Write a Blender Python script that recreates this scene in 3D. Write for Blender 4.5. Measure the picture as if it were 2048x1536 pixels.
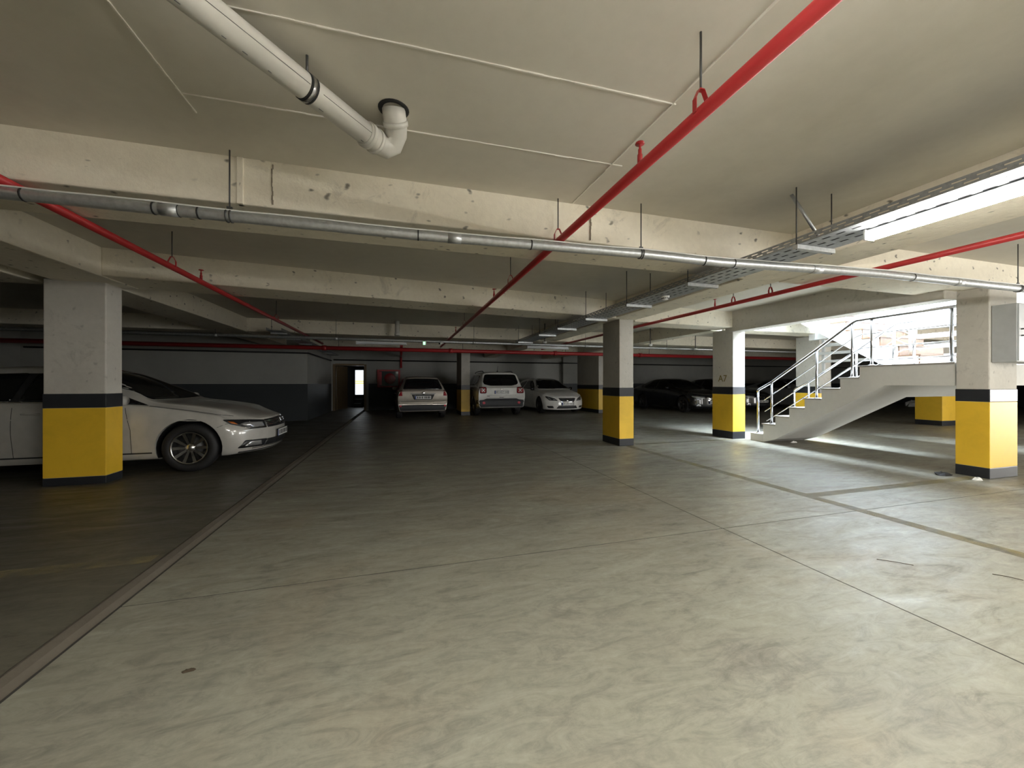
import bpy, bmesh, math, random
from mathutils import Vector, Matrix
from mathutils.bvhtree import BVHTree
from mathutils.geometry import delaunay_2d_cdt

for o in list(bpy.data.objects):
    bpy.data.objects.remove(o)
SC = bpy.context.scene
COL = SC.collection
PI = math.pi
random.seed(7)

# ------------------------------------------------------------------ camera
cam_d = bpy.data.cameras.new('camera')
cam_d.sensor_fit = 'HORIZONTAL'
cam_d.sensor_width = 36.0
cam_d.lens = 36.0 * 770.0 / 2048.0
cam_d.shift_y = -2.0 / 2048.0
cam_d.clip_start = 0.05
cam_d.clip_end = 200
cam = bpy.data.objects.new('camera', cam_d)
cam.location = (0, 0, 1.22)
cam.rotation_euler = (PI / 2, 0, -math.radians(16.2))
COL.objects.link(cam)
SC.camera = cam

# ------------------------------------------------------------------ light
SC.view_settings.view_transform = 'Standard'
SC.view_settings.look = 'None'
SC.view_settings.gamma = 1.0
SC.view_settings.use_curve_mapping = False
SC.view_settings.exposure = 0.68
SC.cycles.caustics_reflective = False
SC.cycles.caustics_refractive = False
SC.cycles.use_denoising = True

W = bpy.data.worlds.new('sky')
SC.world = W
W.use_nodes = True
bg = W.node_tree.nodes['Background']
bg.inputs[0].default_value = (0.86, 0.93, 1.0, 1)
bg.inputs[1].default_value = 2.2


def area(name, loc, rot, sx, sy, watts, color):
    d = bpy.data.lights.new(name, 'AREA')
    d.shape = 'RECTANGLE'
    d.size = sx
    d.size_y = sy
    d.energy = watts
    d.color = color
    o = bpy.data.objects.new(name, d)
    o.location = loc
    o.rotation_euler = rot
    COL.objects.link(o)
    return o


# daylight falling down the open stairwell, and in at the two vehicle entrances
area('stairwell_daylight', (7.75, 5.1, 5.5), (0, -math.radians(30), 0), 1.5, 3.4, 2700, (0.72, 0.86, 1.0))
area('ramp_daylight', (6.9, -6.9, 1.25), (PI / 2, 0, 0), 4.6, 2.2, 180, (1.0, 0.95, 0.86))
area('side_entrance_daylight', (17.9, -0.8, 1.3), (0, PI / 2, 0), 2.3, 6.0, 420, (1.0, 0.96, 0.90))

# ------------------------------------------------------------------ node helpers


def new_mat(name):
    m = bpy.data.materials.new(name)
    m.use_nodes = True
    nt = m.node_tree
    b = nt.nodes['Principled BSDF']
    return m, nt, b


def flat(name, col, rough=0.5, metal=0.0, spec=0.5, coat=0.0):
    m, nt, b = new_mat(name)
    b.inputs['Roughness'].default_value = rough
    b.inputs['Metallic'].default_value = metal
    b.inputs['Specular IOR Level'].default_value = spec
    b.inputs['Coat Weight'].default_value = coat
    b.inputs['Coat Roughness'].default_value = 0.05
    n = nt.nodes.new('ShaderNodeTexNoise')
    n.inputs['Scale'].default_value = 9
    n.inputs['Detail'].default_value = 4
    tc = nt.nodes.new('ShaderNodeTexCoord')
    nt.links.new(tc.outputs['Object'], n.inputs['Vector'])
    r = nt.nodes.new('ShaderNodeValToRGB')
    r.color_ramp.elements[0].position = 0.3
    r.color_ramp.elements[1].position = 0.7
    r.color_ramp.elements[0].color = tuple(c * 0.93 for c in col) + (1,)
    r.color_ramp.elements[1].color = tuple(min(1, c * 1.05) for c in col) + (1,)
    nt.links.new(n.outputs['Fac'], r.inputs['Fac'])
    nt.links.new(r.outputs['Color'], b.inputs['Base Color'])
    return m


def emit(name, col, strength):
    m, nt, b = new_mat(name)
    b.inputs['Base Color'].default_value = (0.8, 0.8, 0.8, 1)
    b.inputs['Emission Color'].default_value = col + (1,)
    b.inputs['Emission Strength'].default_value = strength
    return m


def noise(nt, vec, scale, detail=5, rough=0.55, dist=0.0):
    n = nt.nodes.new('ShaderNodeTexNoise')
    n.inputs['Scale'].default_value = scale
    n.inputs['Detail'].default_value = detail
    n.inputs['Roughness'].default_value = rough
    n.inputs['Distortion'].default_value = dist
    nt.links.new(vec, n.inputs['Vector'])
    return n.outputs['Fac']


def ramp(nt, fac, stops):
    r = nt.nodes.new('ShaderNodeValToRGB')
    e = r.color_ramp.elements
    while len(e) < len(stops):
        e.new(0.5)
    for el, (p, c) in zip(e, stops):
        el.position = p
        el.color = (c if len(c) == 4 else tuple(c) + (1,)) if isinstance(c, tuple) else (c, c, c, 1)
    nt.links.new(fac, r.inputs['Fac'])
    return r.outputs['Color']


def mix(nt, fac, a, b, mode='MIX'):
    n = nt.nodes.new('ShaderNodeMix')
    n.data_type = 'RGBA'
    n.blend_type = mode
    for sock, v in ((n.inputs[0], fac), (n.inputs[6], a), (n.inputs[7], b)):
        if isinstance(v, (int, float)):
            sock.default_value = v
        elif isinstance(v, tuple):
            sock.default_value = v + (1,)
        else:
            nt.links.new(v, sock)
    return n.outputs[2]


def mapped(nt, scale=(1, 1, 1), rot=(0, 0, 0), kind='Object'):
    tc = nt.nodes.new('ShaderNodeTexCoord')
    mp = nt.nodes.new('ShaderNodeMapping')
    mp.inputs['Scale'].default_value = scale
    mp.inputs['Rotation'].default_value = rot
    nt.links.new(tc.outputs[kind], mp.inputs['Vector'])
    return mp.outputs['Vector']


def bump(nt, b, height, strength, dist=0.02):
    n = nt.nodes.new('ShaderNodeBump')
    n.inputs['Strength'].default_value = strength
    n.inputs['Distance'].default_value = dist
    nt.links.new(height, n.inputs['Height'])
    nt.links.new(n.outputs['Normal'], b.inputs['Normal'])


def concrete(name, base, dark, light, pits=0.0, rough=0.85, scale=1.0, stain=0.5, relief=0.25):
    """rough board-marked concrete: mottled colour, stains and small dark blow holes"""
    m, nt, b = new_mat(name)
    v = mapped(nt)
    big = noise(nt, v, 0.9 * scale, 6, 0.6, 0.4)
    fine = noise(nt, v, 14 * scale, 6, 0.65)
    c = ramp(nt, big, [(0.28, dark), (0.5, base), (0.75, light)])
    c = mix(nt, stain * 0.5, c, ramp(nt, fine, [(0.3, tuple(x * 0.75 for x in base)), (0.7, tuple(min(1, x * 1.2) for x in base))]), 'MIX')
    hgt = fine
    if pits:
        vo = nt.nodes.new('ShaderNodeTexVoronoi')
        vo.inputs['Scale'].default_value = 8.5
        warp = mix(nt, 0.12, v, nt.nodes.new('ShaderNodeTexNoise').outputs['Color'])
        nt.links.new(warp, vo.inputs['Vector'])
        thr = noise(nt, v, 2.2, 3)
        sub = nt.nodes.new('ShaderNodeMath')
        sub.operation = 'MULTIPLY'
        nt.links.new(ramp(nt, vo.outputs['Distance'], [(0.07, 1.0), (0.17, 0.0)]), sub.inputs[0])
        nt.links.new(ramp(nt, thr, [(0.33, 0.0), (0.46, pits)]), sub.inputs[1])
        c = mix(nt, sub.outputs[0], c, tuple(x * 0.30 for x in base))
        patch = ramp(nt, noise(nt, v, 3.3, 8, 0.75, 0.8), [(0.57, 0.0), (0.66, 0.5)])
        c = mix(nt, patch, c, tuple(x * 0.62 for x in base))
    nt.links.new(c, b.inputs['Base Color'])
    b.inputs['Roughness'].default_value = rough
    b.inputs['Specular IOR Level'].default_value = 0.3
    bump(nt, b, hgt, relief, 0.01)
    return m


def painted(name, col, wear=0.3, rough=0.45):
    m, nt, b = new_mat(name)
    v = mapped(nt)
    n1 = noise(nt, v, 3.0, 8, 0.7, 0.6)
    c = mix(nt, ramp(nt, n1, [(0.45, 0.0), (0.75, wear)]), col, tuple(x * 0.62 for x in col))
    scr = ramp(nt, noise(nt, mapped(nt, (5, 5, 22)), 1.6, 7, 0.7, 0.7), [(0.68, 0.0), (0.73, wear * 1.6)])
    c = mix(nt, scr, c, tuple(x * 0.3 for x in col))
    nt.links.new(c, b.inputs['Base Color'])
    b.inputs['Roughness'].default_value = rough
    bump(nt, b, n1, 0.12, 0.01)
    return m


def floor_material(name='polished_concrete_floor', k=1.0):
    m, nt, b = new_mat(name)
    v = mapped(nt)
    vs = mapped(nt, (0.55, 1.7, 1), (0, 0, 0.35))
    vt = mapped(nt, (2.4, 0.35, 1), (0, 0, -0.12))
    big = noise(nt, v, 0.45, 5, 0.6, 0.5)
    c = ramp(nt, big, [(0.25, (0.30, 0.285, 0.245)), (0.48, (0.385, 0.385, 0.335)), (0.75, (0.44, 0.45, 0.40))])
    warm = ramp(nt, noise(nt, v, 0.8, 4, 0.6, 0.9), [(0.5, 0.0), (0.72, 0.55)])
    c = mix(nt, warm, c, (0.40, 0.345, 0.265))
    streak = noise(nt, vs, 2.4, 9, 0.72, 1.6)
    c = mix(nt, ramp(nt, streak, [(0.30, 0.55), (0.44, 0.0)]), c, (0.16, 0.15, 0.132))
    c = mix(nt, ramp(nt, streak, [(0.56, 0.0), (0.74, 0.5)]), c, (0.54, 0.54, 0.49))
    tyre = ramp(nt, noise(nt, vt, 1.3, 8, 0.75, 1.1), [(0.62, 0.0), (0.80, 0.45)])
    c = mix(nt, tyre, c, (0.13, 0.12, 0.11))
    sep = nt.nodes.new('ShaderNodeSeparateXYZ')
    tc = nt.nodes.new('ShaderNodeTexCoord')
    nt.links.new(tc.outputs['Object'], sep.inputs[0])
    mr = nt.nodes.new('ShaderNodeMapRange')
    mr.inputs[1].default_value = 1.6
    mr.inputs[2].default_value = 4.5
    nt.links.new(sep.outputs['Y'], mr.inputs[0])
    traf = nt.nodes.new('ShaderNodeMath')
    traf.operation = 'MULTIPLY'
    nt.links.new(mr.outputs[0], traf.inputs[0])
    nt.links.new(ramp(nt, noise(nt, vs, 1.1, 8, 0.7, 1.8), [(0.42, 0.0), (0.60, 0.62)]), traf.inputs[1])
    c = mix(nt, traf.outputs[0], c, (0.22, 0.205, 0.185))
    fine = noise(nt, v, 22, 6, 0.7)
    c = mix(nt, 1.0, c, (0.59, 0.575, 0.535), 'MULTIPLY')
    c = mix(nt, 0.55, c, ramp(nt, noise(nt, vs, 7.5, 9, 0.78, 1.2), [(0.30, 0.36), (0.50, 0.98), (0.72, 1.45)]), 'MULTIPLY')
    c = mix(nt, 0.3, c, ramp(nt, fine, [(0.3, 0.55), (0.7, 1.15)]), 'MULTIPLY')
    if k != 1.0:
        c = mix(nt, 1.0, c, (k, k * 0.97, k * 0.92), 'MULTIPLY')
    nt.links.new(c, b.inputs['Base Color'])
    nt.links.new(ramp(nt, streak, [(0.3, 0.62), (0.7, 0.30)]), b.inputs['Roughness'])
    b.inputs['Specular IOR Level'].default_value = 0.5
    bump(nt, b, streak, 0.06, 0.01)
    return m


def worn_line_material():
    m, nt, b = new_mat('worn_yellow_line')
    v = mapped(nt)
    b.inputs['Base Color'].default_value = (0.80, 0.65, 0.28, 1)
    b.inputs['Roughness'].default_value = 0.6
    al = ramp(nt, noise(nt, v, 5.0, 8, 0.75, 0.8), [(0.40, 0.0), (0.72, 0.32)])
    nt.links.new(al, b.inputs['Alpha'])
    return m


def galvanised(name, col, rough=0.35):
    m, nt, b = new_mat(name)
    v = mapped(nt)
    n = noise(nt, v, 30, 5, 0.6)
    nt.links.new(ramp(nt, n, [(0.3, tuple(x * 0.75 for x in col)), (0.7, col)]), b.inputs['Base Color'])
    b.inputs['Metallic'].default_value = 0.75
    nt.links.new(ramp(nt, n, [(0.3, rough + 0.15), (0.7, rough)]), b.inputs['Roughness'])
    return m


def marble():
    m, nt, b = new_mat('beige_marble')
    v = mapped(nt)
    n = noise(nt, v, 5, 9, 0.7, 1.5)
    nt.links.new(ramp(nt, n, [(0.3, (0.085, 0.045, 0.025)), (0.55, (0.115, 0.064, 0.037)), (0.8, (0.14, 0.085, 0.053))]), b.inputs['Base Color'])
    b.inputs['Roughness'].default_value = 0.35
    return m


M = dict(
    floor=floor_material(),
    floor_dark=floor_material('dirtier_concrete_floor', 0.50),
    line=worn_line_material(),
    joint=flat('joint_dirt', (0.035, 0.032, 0.028), 0.9),
    strip=concrete('joint_strip_concrete', (0.12, 0.105, 0.085), (0.08, 0.07, 0.055), (0.16, 0.145, 0.12), 0, 0.8),
    ceil=concrete('ceiling_concrete', (0.66, 0.625, 0.545), (0.585, 0.55, 0.475), (0.72, 0.685, 0.605), 0, 0.8, 0.7, 0.22, 0.10),
    seam=flat('formwork_seam', (0.78, 0.75, 0.68), 0.8),
    crack=flat('formwork_crack', (0.26, 0.22, 0.17), 0.9),
    beam=concrete('beam_concrete', (0.86, 0.795, 0.665), (0.79, 0.725, 0.60), (0.90, 0.845, 0.72), 1.0, 0.85, 1.2, 0.35, 0.5),
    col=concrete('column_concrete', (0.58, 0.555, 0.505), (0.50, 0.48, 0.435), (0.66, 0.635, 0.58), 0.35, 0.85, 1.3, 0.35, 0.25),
    yellow=painted('yellow_paint', (0.80, 0.50, 0.035), 0.35),
    black=painted('black_paint', (0.022, 0.024, 0.028), 0.3, 0.4),
    olive=flat('olive_marking', (0.20, 0.145, 0.02), 0.7),
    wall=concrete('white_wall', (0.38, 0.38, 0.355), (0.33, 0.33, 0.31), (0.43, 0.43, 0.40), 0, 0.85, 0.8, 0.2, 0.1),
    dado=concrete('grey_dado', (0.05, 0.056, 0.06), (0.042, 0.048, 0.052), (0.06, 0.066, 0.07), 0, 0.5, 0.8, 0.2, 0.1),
    white=flat('white_render', (0.80, 0.80, 0.80), 0.7),
    stair=concrete('stair_concrete', (0.68, 0.67, 0.64), (0.62, 0.61, 0.58), (0.74, 0.73, 0.70), 0, 0.75, 1.0, 0.25, 0.1),
    marble=marble(),
    tread=flat('tread_stone', (0.36, 0.33, 0.29), 0.4),
    steel=flat('stainless_steel', (0.52, 0.52, 0.54), 0.25, 1.0),
    whitesteel=flat('white_steel', (0.42, 0.42, 0.41), 0.4),
    galv=galvanised('galvanised_pipe', (0.60, 0.62, 0.63)),
    tray=galvanised('galvanised_tray', (0.46, 0.48, 0.50), 0.45),
    red=painted('red_pipe_paint', (0.44, 0.028, 0.03), 0.2, 0.38),
    pvc=flat('grey_white_pvc', (0.66, 0.645, 0.60), 0.35),
    pvcmark=flat('pvc_print', (0.10, 0.10, 0.11), 0.6),
    rubber=flat('black_rubber', (0.012, 0.012, 0.013), 0.65),
    darkmetal=flat('dark_metal', (0.10, 0.10, 0.10), 0.5, 0.6),
    lamp_on=emit('lit_tube', (1.0, 0.97, 0.89), 62.0),
    lamp_off=flat('unlit_diffuser', (0.62, 0.64, 0.66), 0.3),
    lampbody=flat('lamp_body', (0.70, 0.72, 0.74), 0.4),
    exitgreen=emit('exit_lamp_green', (0.35, 1.0, 0.45), 1.2),
    plastic=flat('white_plastic', (0.80, 0.80, 0.78), 0.35),
    cab=flat('grey_cabinet', (0.46, 0.48, 0.49), 0.45),
    wood=flat('brown_door', (0.16, 0.11, 0.055), 0.5),
    paper=flat('white_paper', (0.72, 0.72, 0.70), 0.8),
    carwhite=flat('white_car_paint', (0.80, 0.79, 0.76), 0.28, 0, 0.5, 1.0),
    carshaded=flat('shaded_white_car_paint', (0.46, 0.45, 0.42), 0.28, 0, 0.5, 1.0),  # white paint darkened to put the dim light on the saloon into its colour
    carbeige=flat('beige_silver_car_paint', (0.60, 0.55, 0.48), 0.3, 0.35, 0.5, 1.0),
    carblack=flat('black_car_paint', (0.010, 0.011, 0.014), 0.25, 0, 0.5, 1.0),
    cargrey=flat('grey_car_paint', (0.30, 0.31, 0.32), 0.28, 0.3, 0.5, 1.0),
    glass=flat('dark_car_glass', (0.006, 0.007, 0.008), 0.06, 0, 0.5),
    trimblack=flat('black_trim', (0.016, 0.017, 0.019), 0.4),
    cladding=flat('grey_black_cladding', (0.035, 0.037, 0.042), 0.6),
    chrome=flat('chrome', (0.75, 0.75, 0.76), 0.12, 1.0),
    alloy=flat('alloy_rim', (0.62, 0.62, 0.62), 0.25, 1.0),
    lens=flat('clear_lamp_lens', (0.55, 0.56, 0.58), 0.08, 0.6),
    redlens=flat('red_lamp_lens', (0.30, 0.012, 0.02), 0.12),
    pinklens=flat('red_reflector', (0.62, 0.08, 0.11), 0.15),
    amber=flat('amber_lens', (0.55, 0.16, 0.03), 0.15),
    plate=flat('plate_white', (0.75, 0.75, 0.73), 0.4),
    plateblue=flat('plate_blue', (0.02, 0.06, 0.30), 0.4),
    ink=flat('plate_ink', (0.01, 0.01, 0.012), 0.5),
    cabglass=flat('cabinet_glass', (0.05, 0.055, 0.06), 0.08),
    twig=flat('dry_twig', (0.05, 0.035, 0.02), 0.8),
)

# ------------------------------------------------------------------ geometry helpers


class MB:
    def __init__(self):
        self.v = []
        self.f = []
        self.sm = []

    def add(self, vs, fs, smooth=False):
        n = len(self.v)
        self.v += [tuple(p) for p in vs]
        self.f += [tuple(i + n for i in q) for q in fs]
        self.sm += [smooth] * len(fs)
        return self

    def box(self, x0, x1, y0, y1, z0, z1):
        vs = [(x, y, z) for z in (z0, z1) for y in (y0, y1) for x in (x0, x1)]
        return self.add(vs, [(0, 2, 3, 1), (4, 5, 7, 6), (0, 1, 5, 4), (2, 6, 7, 3), (0, 4, 6, 2), (1, 3, 7, 5)])

    def obox(self, mat, sx, sy, sz):
        vs = [mat @ Vector((x * sx / 2, y * sy / 2, z * sz / 2)) for z in (-1, 1) for y in (-1, 1) for x in (-1, 1)]
        return self.add(vs, [(0, 2, 3, 1), (4, 5, 7, 6), (0, 1, 5, 4), (2, 6, 7, 3), (0, 4, 6, 2), (1, 3, 7, 5)])

    def prism(self, poly, axis, a, b):
        """poly: 2D outline; axis 'x': poly=(y,z), 'y': poly=(x,z), 'z': poly=(x,y)"""
        def P(p, t):
            return {'x': (t, p[0], p[1]), 'y': (p[0], t, p[1]), 'z': (p[0], p[1], t)}[axis]
        n = len(poly)
        vs = [P(p, a) for p in poly] + [P(p, b) for p in poly]
        fs = [tuple(range(n))[::-1], tuple(range(n, 2 * n))]
        fs += [(i, (i + 1) % n, n + (i + 1) % n, n + i) for i in range(n)]
        return self.add(vs, fs)

    def tube(self, path, r, n=12, cap=True):
        path = [Vector(p) for p in path]
        rings = []
        up0 = Vector((0, 0, 1))
        prev = None
        for i, p in enumerate(path):
            if i == 0:
                d = path[1] - p
            elif i == len(path) - 1:
                d = p - path[i - 1]
            else:
                d = (path[i + 1] - p).normalized() + (p - path[i - 1]).normalized()
            d.normalize()
            if prev is None:
                a = up0 if abs(d.z) < 0.95 else Vector((1, 0, 0))
                u = d.cross(a).normalized()
            else:
                u = (prev - d * prev.dot(d)).normalized()
            prev = u
            w = d.cross(u)
            rr = r[i] if isinstance(r, (list, tuple)) else r
            rings.append([p + u * math.cos(2 * PI * k / n) * rr + w * math.sin(2 * PI * k / n) * rr for k in range(n)])
        vs = [q for ring in rings for q in ring]
        fs = []
        for i in range(len(rings) - 1):
            for k in range(n):
                a, b = i * n + k, i * n + (k + 1) % n
                fs.append((a, b, b + n, a + n))
        self.add(vs, fs, True)
        if cap:
            m = len(self.v) - len(vs)
            self.f.append(tuple(m + k for k in range(n))[::-1])
            self.f.append(tuple(m + (len(rings) - 1) * n + k for k in range(n)))
            self.sm += [False, False]
        return self

    def lathe(self, prof, center, axis, n=24, smooth=True):
        """prof: (radius, offset along axis)"""
        c = Vector(center)
        ax = Vector(axis).normalized()
        u = ax.cross(Vector((0, 0, 1)) if abs(ax.z) < 0.9 else Vector((1, 0, 0))).normalized()
        w = ax.cross(u)
        vs = []
        for r, t in prof:
            for k in range(n):
                a = 2 * PI * k / n
                vs.append(c + ax * t + (u * math.cos(a) + w * math.sin(a)) * r)
        fs = []
        for i in range(len(prof) - 1):
            for k in range(n):
                a, b = i * n + k, i * n + (k + 1) % n
                fs.append((a, b, b + n, a + n))
        return self.add(vs, fs, smooth)

    def build(self, name, mat, parent=None, bevel=0.0, fix=True):
        me = bpy.data.meshes.new(name)
        me.from_pydata(self.v, [], self.f)
        me.validate()
        for p, s in zip(me.polygons, self.sm):
            p.use_smooth = s
        if fix or bevel:
            bm = bmesh.new()
            bm.from_mesh(me)
            if bevel:
                bmesh.ops.bevel(bm, geom=[e for e in bm.edges if len(e.link_faces) == 2 and e.calc_face_angle(0) > 0.6],
                                offset=bevel, segments=2, affect='EDGES', profile=0.5)
            bmesh.ops.recalc_face_normals(bm, faces=bm.faces)
            bm.to_mesh(me)
            bm.free()
        me.materials.append(M[mat] if isinstance(mat, str) else mat)
        o = bpy.data.objects.new(name, me)
        COL.objects.link(o)
        o.parent = parent
        return o


def tag(o, label=None, cat=None, group=None, kind=None):
    if label:
        o['label'] = label
    if cat:
        o['category'] = cat
    if group:
        o['group'] = group
    if kind:
        o['kind'] = kind
    return o


def empty(name, loc=(0, 0, 0), rz=0.0):
    o = bpy.data.objects.new(name, None)
    o.location = loc
    o.rotation_euler = (0, 0, rz)
    o.empty_display_size = 0.1
    COL.objects.link(o)
    return o


def copy_tree(o, parent=None):
    c = o.copy()
    COL.objects.link(c)
    c.parent = parent
    for ch in list(o.children):
        copy_tree(ch, c)
    return c


def text_part(name, body, size, mat, parent, matrix, depth=0.002, align='CENTER'):
    cu = bpy.data.curves.new(name, 'FONT')
    cu.body = body
    cu.size = size
    cu.align_x = align
    cu.align_y = 'CENTER'
    cu.extrude = depth
    tmp = bpy.data.objects.new('tmp', cu)
    COL.objects.link(tmp)
    dg = bpy.context.evaluated_depsgraph_get()
    me = bpy.data.meshes.new_from_object(tmp.evaluated_get(dg))
    bpy.data.objects.remove(tmp)
    me.transform(matrix)
    me.materials.clear()
    me.materials.append(M[mat])
    o = bpy.data.objects.new(name, me)
    COL.objects.link(o)
    o.parent = parent
    return o


def struct(name, mb, mat, label, cat, parent=None, bevel=0.0):
    o = mb.build(name, mat, parent, bevel)
    if parent is None:
        tag(o, label, cat, None, 'structure')
    return o


# ================================================================== SETTING
SLAB, SOF = 2.77, 2.45
X0, X1, Y0, Y1 = -10.0, 30.0, -7.0, 18.4

# ---- floor: a dark bed and the cast bays between the joints
floor = struct('floor', MB().box(X0, X1, Y0, Y1 + 3.5, -0.12, -0.014), 'joint', 'grey polished concrete floor of the parking hall', 'floor')
J = 0.005
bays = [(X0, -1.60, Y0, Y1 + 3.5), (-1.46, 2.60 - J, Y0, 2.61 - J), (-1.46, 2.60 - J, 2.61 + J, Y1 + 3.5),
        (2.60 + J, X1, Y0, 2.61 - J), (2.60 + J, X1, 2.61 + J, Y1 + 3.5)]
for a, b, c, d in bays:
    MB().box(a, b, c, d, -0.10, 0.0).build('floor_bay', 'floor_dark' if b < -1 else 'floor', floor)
MB().prism([(-1.592, -0.1), (-1.592, 0.004), (-1.57, 0.012), (-1.52, 0.008), (-1.476, -0.006), (-1.476, -0.1)], 'y', Y0, 13.6).build('joint_strip', 'strip', floor)
for a, b, c, d in [(2.60 - J, 2.60 + J, Y0, Y1), (-1.46, 2.60 - J, 2.61 - J, 2.61 + J), (2.60 + J, X1, 2.61 - J, 2.61 + J), (-1.476, -1.46, Y0, 13.6)]:
    MB().box(a, b, c, d, -0.05, -0.002).build('joint_filler', 'joint', floor)
for a, b, c, d in [(4.17, 4.30, -2.0, 6.5), (4.30, 7.1, 3.05, 3.17), (-8.0, -1.64, 3.20, 3.32), (4.5, 6.9, 6.62, 6.74), (4.30, 7.6, -0.2, -0.08), (7.2, 7.9, 2.62, 2.74)]:
    MB().box(a, b, c, d, 0.0, 0.0015).build('painted_line', 'line', floor)

# ---- ceiling slab with the stairwell opening
HX0, HX1, HY0, HY1 = 7.22, 9.78, 3.32, 6.95
cb = MB()
cb.box(X0, HX0, Y0, Y1 + 0.3, SLAB, SLAB + 0.25)
cb.box(HX1, X1, Y0, Y1 + 0.3, SLAB, SLAB + 0.25)
cb.box(HX0, HX1, Y0, HY0, SLAB, SLAB + 0.25)
cb.box(HX0, HX1, HY1, Y1 + 0.3, SLAB, SLAB + 0.25)
ceiling = struct('ceiling', cb, 'ceil', 'smooth grey brown concrete ceiling slab overhead', 'ceiling')
for p, q in [((-0.78, 1.845), (1.47, 1.80)), ((-1.13, 2.465), (1.52, 2.42)), ((1.475, 0.7), (1.425, 3.04)), ((-1.145, 1.6), (-1.12, 2.62)),
             ((-2.2, 4.35), (2.6, 4.35))]:
    d = Vector((q[0] - p[0], q[1] - p[1], 0))
    mt = Matrix.Translation(((p[0] + q[0]) / 2, (p[1] + q[1]) / 2, SLAB - 0.002)) @ Matrix.Rotation(math.atan2(d.y, d.x), 4, 'Z')
    mb = MB()
    n = 26
    for k in range(n):   # uneven squeezed-out ridge
        w = random.uniform(0.004, 0.010)
        mb.obox(mt @ Matrix.Translation((-d.length / 2 + (k + 0.5) * d.length / n, random.uniform(-0.001, 0.001), 0)), d.length / n, w, random.uniform(0.006, 0.012))
    mb.build('formwork_seam', 'seam', ceiling)

# ---- beams


def beam(label, poly, z0, z1=SLAB + 0.02, mat='beam', bevel=0.012):
    return struct('ceiling_beam', MB().prism(poly, 'z', z0, z1), mat, label, 'beam', None, bevel)


b1 = beam('pitted pale beam with the galvanised pipe hanging in front of it', [(X0, 3.10), (3.93, 3.04), (3.93, 3.62), (X0, 3.66)], SOF)
for x in (-0.86, 1.60):   # formwork board joints on the face of the near beam
    mbj = MB()
    for k in range(9):
        zz, dx = SOF + 0.02 + k * 0.031, random.uniform(-0.004, 0.004)
        mbj.box(x + dx - 0.003, x + dx + random.uniform(0.002, 0.006), 3.048 - 0.0069 * x, 3.10, zz, zz + 0.032)
    mbj.build('board_joint', 'crack', b1)
MB().box(-1.075, -1.035, 3.050, 3.10, SOF, SLAB).build('patched_rib', 'beam', b1, 0.004)
beam('pale beam between the middle column line and the stairwell, near pipe crossing', [(4.45, 3.04), (18.0, 3.0), (18.0, 3.6), (4.45, 3.62)], SOF)
beam('second pale beam running to the top of the centre column', [(-3.28, 5.53), (3.93, 6.44), (3.93, 7.05), (-3.28, 6.2)], SOF)
beam('short pale beam between the two columns left of the stairs', [(4.45, 6.62), (7.0, 6.70), (7.0, 7.2), (4.45, 7.15)], SOF - 0.02)
beam('beam above the column behind the stairs', [(7.3, 6.98), (X1, 7.1), (X1, 7.7), (7.3, 7.5)], SOF - 0.02)
beam('beam running away beside the cable tray over the centre column', [(3.93, Y0), (4.45, Y0), (4.45, Y1), (3.93, Y1)], SOF + 0.01)
beam('beam running from the front wall to the left column', [(-3.95, Y0), (-3.28, Y0), (-3.28, 6.2), (-3.95, 6.2)], SOF - 0.01)
beam('shadowed beam running away behind the left column', [(-4.2, 6.2), (-3.50, 6.2), (-3.50, 13.9), (-4.2, 13.9)], SOF - 0.01)
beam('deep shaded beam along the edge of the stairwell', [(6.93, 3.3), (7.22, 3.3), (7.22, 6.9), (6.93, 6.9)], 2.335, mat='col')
beam('cross beam far back above the unlit tube lamps', [(X0, 10.55), (X1, 10.55), (X1, 11.1), (X0, 11.1)], SOF)
beam('cross beam far back over the parked cars', [(X0, 14.3), (X1, 14.3), (X1, 14.9), (X0, 14.9)], SOF)
beam('beam behind the left column going towards the dark end wall', [(X0, 5.45), (-4.2, 5.5), (-4.2, 6.2), (X0, 6.2)], SOF - 0.01)
beam('beam running away past the marked column to the back wall', [(6.93, 7.3), (7.25, 7.3), (7.25, Y1), (6.93, Y1)], SOF - 0.02)

# ---- walls


def wall(name, label, boxes, dado=None, z=1.19):
    mb = MB()
    for b in boxes:
        mb.box(*b)
    w = struct(name, mb, 'wall', label, 'wall')
    for d in dado or []:
        MB().box(d[0], d[1], d[2], d[3], 0.0, z).build('painted_dado', 'dado', w)
    return w


DX0, DX1, DZ = -2.78, -1.50, 2.02       # dark doorway in the back wall
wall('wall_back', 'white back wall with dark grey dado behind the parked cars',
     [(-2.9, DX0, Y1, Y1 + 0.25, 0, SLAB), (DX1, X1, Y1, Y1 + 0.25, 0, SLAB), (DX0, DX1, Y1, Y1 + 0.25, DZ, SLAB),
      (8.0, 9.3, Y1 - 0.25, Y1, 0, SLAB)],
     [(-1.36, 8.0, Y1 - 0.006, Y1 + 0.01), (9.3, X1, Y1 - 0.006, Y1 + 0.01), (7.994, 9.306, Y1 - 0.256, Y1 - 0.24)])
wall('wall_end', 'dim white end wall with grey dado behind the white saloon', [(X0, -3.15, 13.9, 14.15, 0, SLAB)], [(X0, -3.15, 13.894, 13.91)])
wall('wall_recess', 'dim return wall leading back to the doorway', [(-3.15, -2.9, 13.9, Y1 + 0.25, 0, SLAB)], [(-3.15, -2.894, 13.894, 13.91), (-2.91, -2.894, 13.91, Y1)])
wall('wall_left', 'dark side wall at the far left end of the hall', [(X0 - 0.2, X0, Y0, 14.1, 0, SLAB)], [(X0 - 0.01, X0 + 0.006, Y0, 13.9)])
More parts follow.
